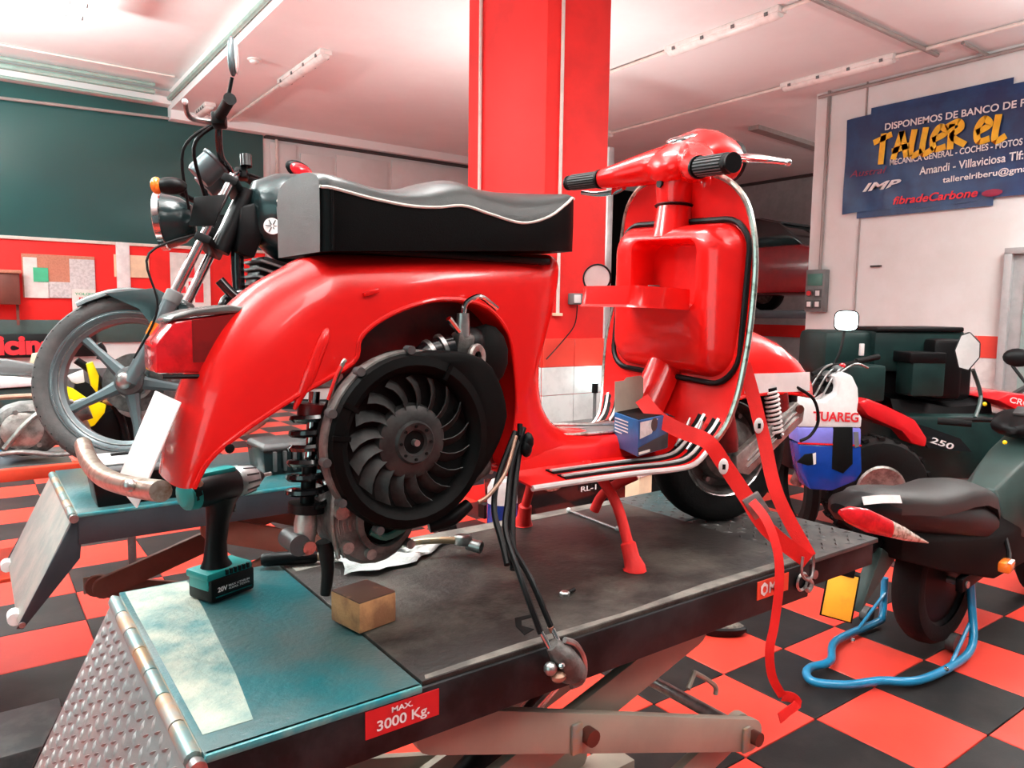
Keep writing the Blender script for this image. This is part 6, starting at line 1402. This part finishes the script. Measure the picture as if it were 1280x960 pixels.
for (x, y, m, r_) in ((1046, 462, 'dark_grey', .035), (1034, 468, 'mid_grey', .03), (1053, 457, 'lens_red', .02), (1024, 475, 'black_plastic', .04), (1036, 485, 'black_plastic', .05)):
    MB().sphere(PD(x, y, 4.4), r_, 10, (1.2, 1, .8)).build('cockpit_part', m, tu)
for (p, q) in (((1018, 495), (1045, 460)), ((1010, 490), (1040, 455)), ((1025, 500), (1055, 458)), ((1045, 470), (1085, 460))):
    a, b = PD(*p, 4.38), PD(*q, 4.4); MB().tube([a, a.lerp(b, .5)+V((-.03, -.03, .05)), b], .006, 6, sm=5).build('cable', 'steel', tu)
mc = PD(1058, 401, 4.45); vn = (V((0, 0, CAMH))-mc).normalized(); vr = V((0, 0, 1)).cross(vn).normalized(); vu = vn.cross(vr)
def rsq(w_, h_, n=6):
    out = []
    for k in range(4*n):
        t = 2*math.pi*k/(4*n); ct, st_ = math.cos(t), math.sin(t); out.append((w_*math.copysign(abs(ct)**.55, ct), h_*math.copysign(abs(st_)**.55, st_)))
    return out
ml = MB().prism([mc+vr*a+vu*b for a, b in rsq(.062, .056)], vn*.012).build('mirror_glare', 'lamp_and_glare', tu)  # mirror glass made to glow, standing in for the glare it reflects
MB().prism([mc+vr*a-vn*.03+vu*b for a, b in rsq(.070, .064)], vn*.038).build('mirror_frame', 'black_plastic', ml, bev=.006)
MB().tube([PD(1040, 460, 4.45), PD(1050, 440, 4.45), PD(1056, 412, 4.47)], .008, 8, sm=4).build('mirror_stalk', 'black_plastic', tu)
wz = tz+qf*.1; wz.z = .33
for off in (.42, 1.65):
    c_ = V((wz.x, wz.y, .33))+qf*off
    MB().lathe(c_, qd, [(.24, -.04), (.30, -.045), (.33, -.02), (.33, .02), (.30, .045), (.24, .04), (.22, 0), (.24, -.04)], 36).build('tyre', 'rubber', tu)
MB().box(V((wz.x, wz.y, .62))+qf*.55, (.22, .6, .35), QM).build('engine_frame', 'black_plastic', tu, bev=0.04)
MB().box(V((wz.x, wz.y, .86))+qf*.95, (.22, .7, .08), QM).build('seat', 'black_plastic', tu, bev=0.03)
MB().tube([PD(1060, 455, 4.5)+V((0, 0, -.1)), V((wz.x, wz.y, .33))+qf*.42], .04, 10).build('fork', 'steel', tu)

# ---- red car raised behind the scooter
cr = thing('car', 'dark red car raised on a lift behind the scooter', 'car', (10.3, 7.7, 1.62))
CX0, CX1 = 9.55, 11.1
prof = [(5.75, 1.85), (5.78, 2.15), (5.95, 2.36), (6.25, 2.45), (6.62, 2.78), (7.0, 2.88), (7.8, 2.90), (8.5, 2.82), (9.0, 2.45), (9.6, 2.36), (9.75, 2.1), (9.72, 1.85), (9.3, 1.75), (6.1, 1.75)]
low = [(5.75, 1.85), (5.78, 2.15), (5.95, 2.36), (6.25, 2.45), (9.0, 2.45), (9.6, 2.36), (9.75, 2.1), (9.72, 1.85), (9.3, 1.75), (6.1, 1.75)]
MB().prism([(CX0, y, z) for y, z in low], (CX1-CX0, 0, 0)).build('body', 'car_red', cr, bev=0.06)
MB().loft([[(CX0+i_, y, z) for y, z in ((6.2, 2.43), (6.62, 2.78), (7.0, 2.88), (7.8, 2.90), (8.5, 2.82), (9.05, 2.43))] for i_ in (.06, .16, 1.39, 1.49)]).build('glasshouse', 'glass_dark', cr, bev=0.02)
MB().loft([[(x, y, z) for y, z in ((6.6, 2.80), (7.0, 2.89), (7.8, 2.915), (8.5, 2.84), (8.5, 2.80), (7.8, 2.87), (7.0, 2.85), (6.6, 2.77))] for x in (CX0+.15, CX1-.15)]).build('roof', 'black_gloss', cr, bev=0.01)
for y in (7.75, 9.0):
    for x in (CX0+.08, CX1-.08):
        w_ = MB().lathe((x, y, 1.82), (1, 0, 0), [(0, -.10), (.18, -.10), (.28, -.09), (.31, -.05), (.31, .05), (.28, .09), (0, .09)], 30).build('tyre', 'rubber', cr)
        MB().lathe((x, y, 1.82), (1, 0, 0), [(0, -.115), (.05, -.115), (.19, -.105), (.2, -.09)], 24).build('wheel_disc', 'alloy_dark', w_)
cl_ = thing('car_lift', 'dark two-rail vehicle lift under the red car', 'lift', (10.3, 7.7, 0))
for x in (CX0+.2, CX1-.2): MB().box((x, 7.7, 1.45), (.45, 4.2, .12)).build('runway', 'lift_blue', cl_, bev=0.01)
for x in (CX0-.25, CX1+.25):
    for y in (8.4, 9.5): MB().box((x, y, 1.15), (.14, .14, 2.3)).build('column', 'lift_blue', cl_, bev=0.01)
for y in (8.4, 9.5): MB().box(((CX0+CX1)/2, y, 1.36), (CX1-CX0+.5, .14, .08)).build('cross_beam', 'lift_blue', cl_, bev=0.01)

# ---- work lamp by the pillar, floor pad
lp = PD(744, 473, 5.1)
wl = thing('work_lamp', 'glaring work lamp on a thin stand beside the red pillar', 'lamp', (lp.x, lp.y, 0))
MB().sphere(lp, .035, 14, (1, 1, 1.15)).build('bulb', 'lamp_and_glare', wl)
MB().cyl((lp.x, lp.y, lp.z-.10), (lp.x, lp.y, lp.z-.03), .022, n=12).build('socket', 'black_plastic', wl)
MB().cyl((lp.x, lp.y, .02), (lp.x, lp.y, lp.z-.09), .012, n=10).build('pole', 'mid_grey', wl)
MB().lathe((lp.x, lp.y, 0), (0, 0, 1), [(0, 0), (.085, 0), (.085, .015), (.02, .03), (0, .03)], 20).build('base', 'black_plastic', wl)
fp = thing('rubber_jack_pad', 'dark curved pad with gritty top lying on the floor tiles', 'pad', (2.66, 2.02, 0))
c_ = V((2.67, 2.03, .0)); Mf = RZ(-38)
MB().loft([[c_+Mf @ V((.11*k*math.cos(t), .05*k*math.sin(t), z)) for t in [2*math.pi*q/20 for q in range(20)]] for k, z in ((.8, .001), (1, .02), (1.0, .035), (.85, .042))]).build('shell', 'black_plastic', fp)
MB().loft([[c_+Mf @ V((.095*k*math.cos(t), .04*k*math.sin(t), z)) for t in [2*math.pi*q/20 for q in range(20)]] for k, z in ((1, .0415), (.9, .048), (.4, .052))]).build('gritty_top', 'drain_grit', fp)
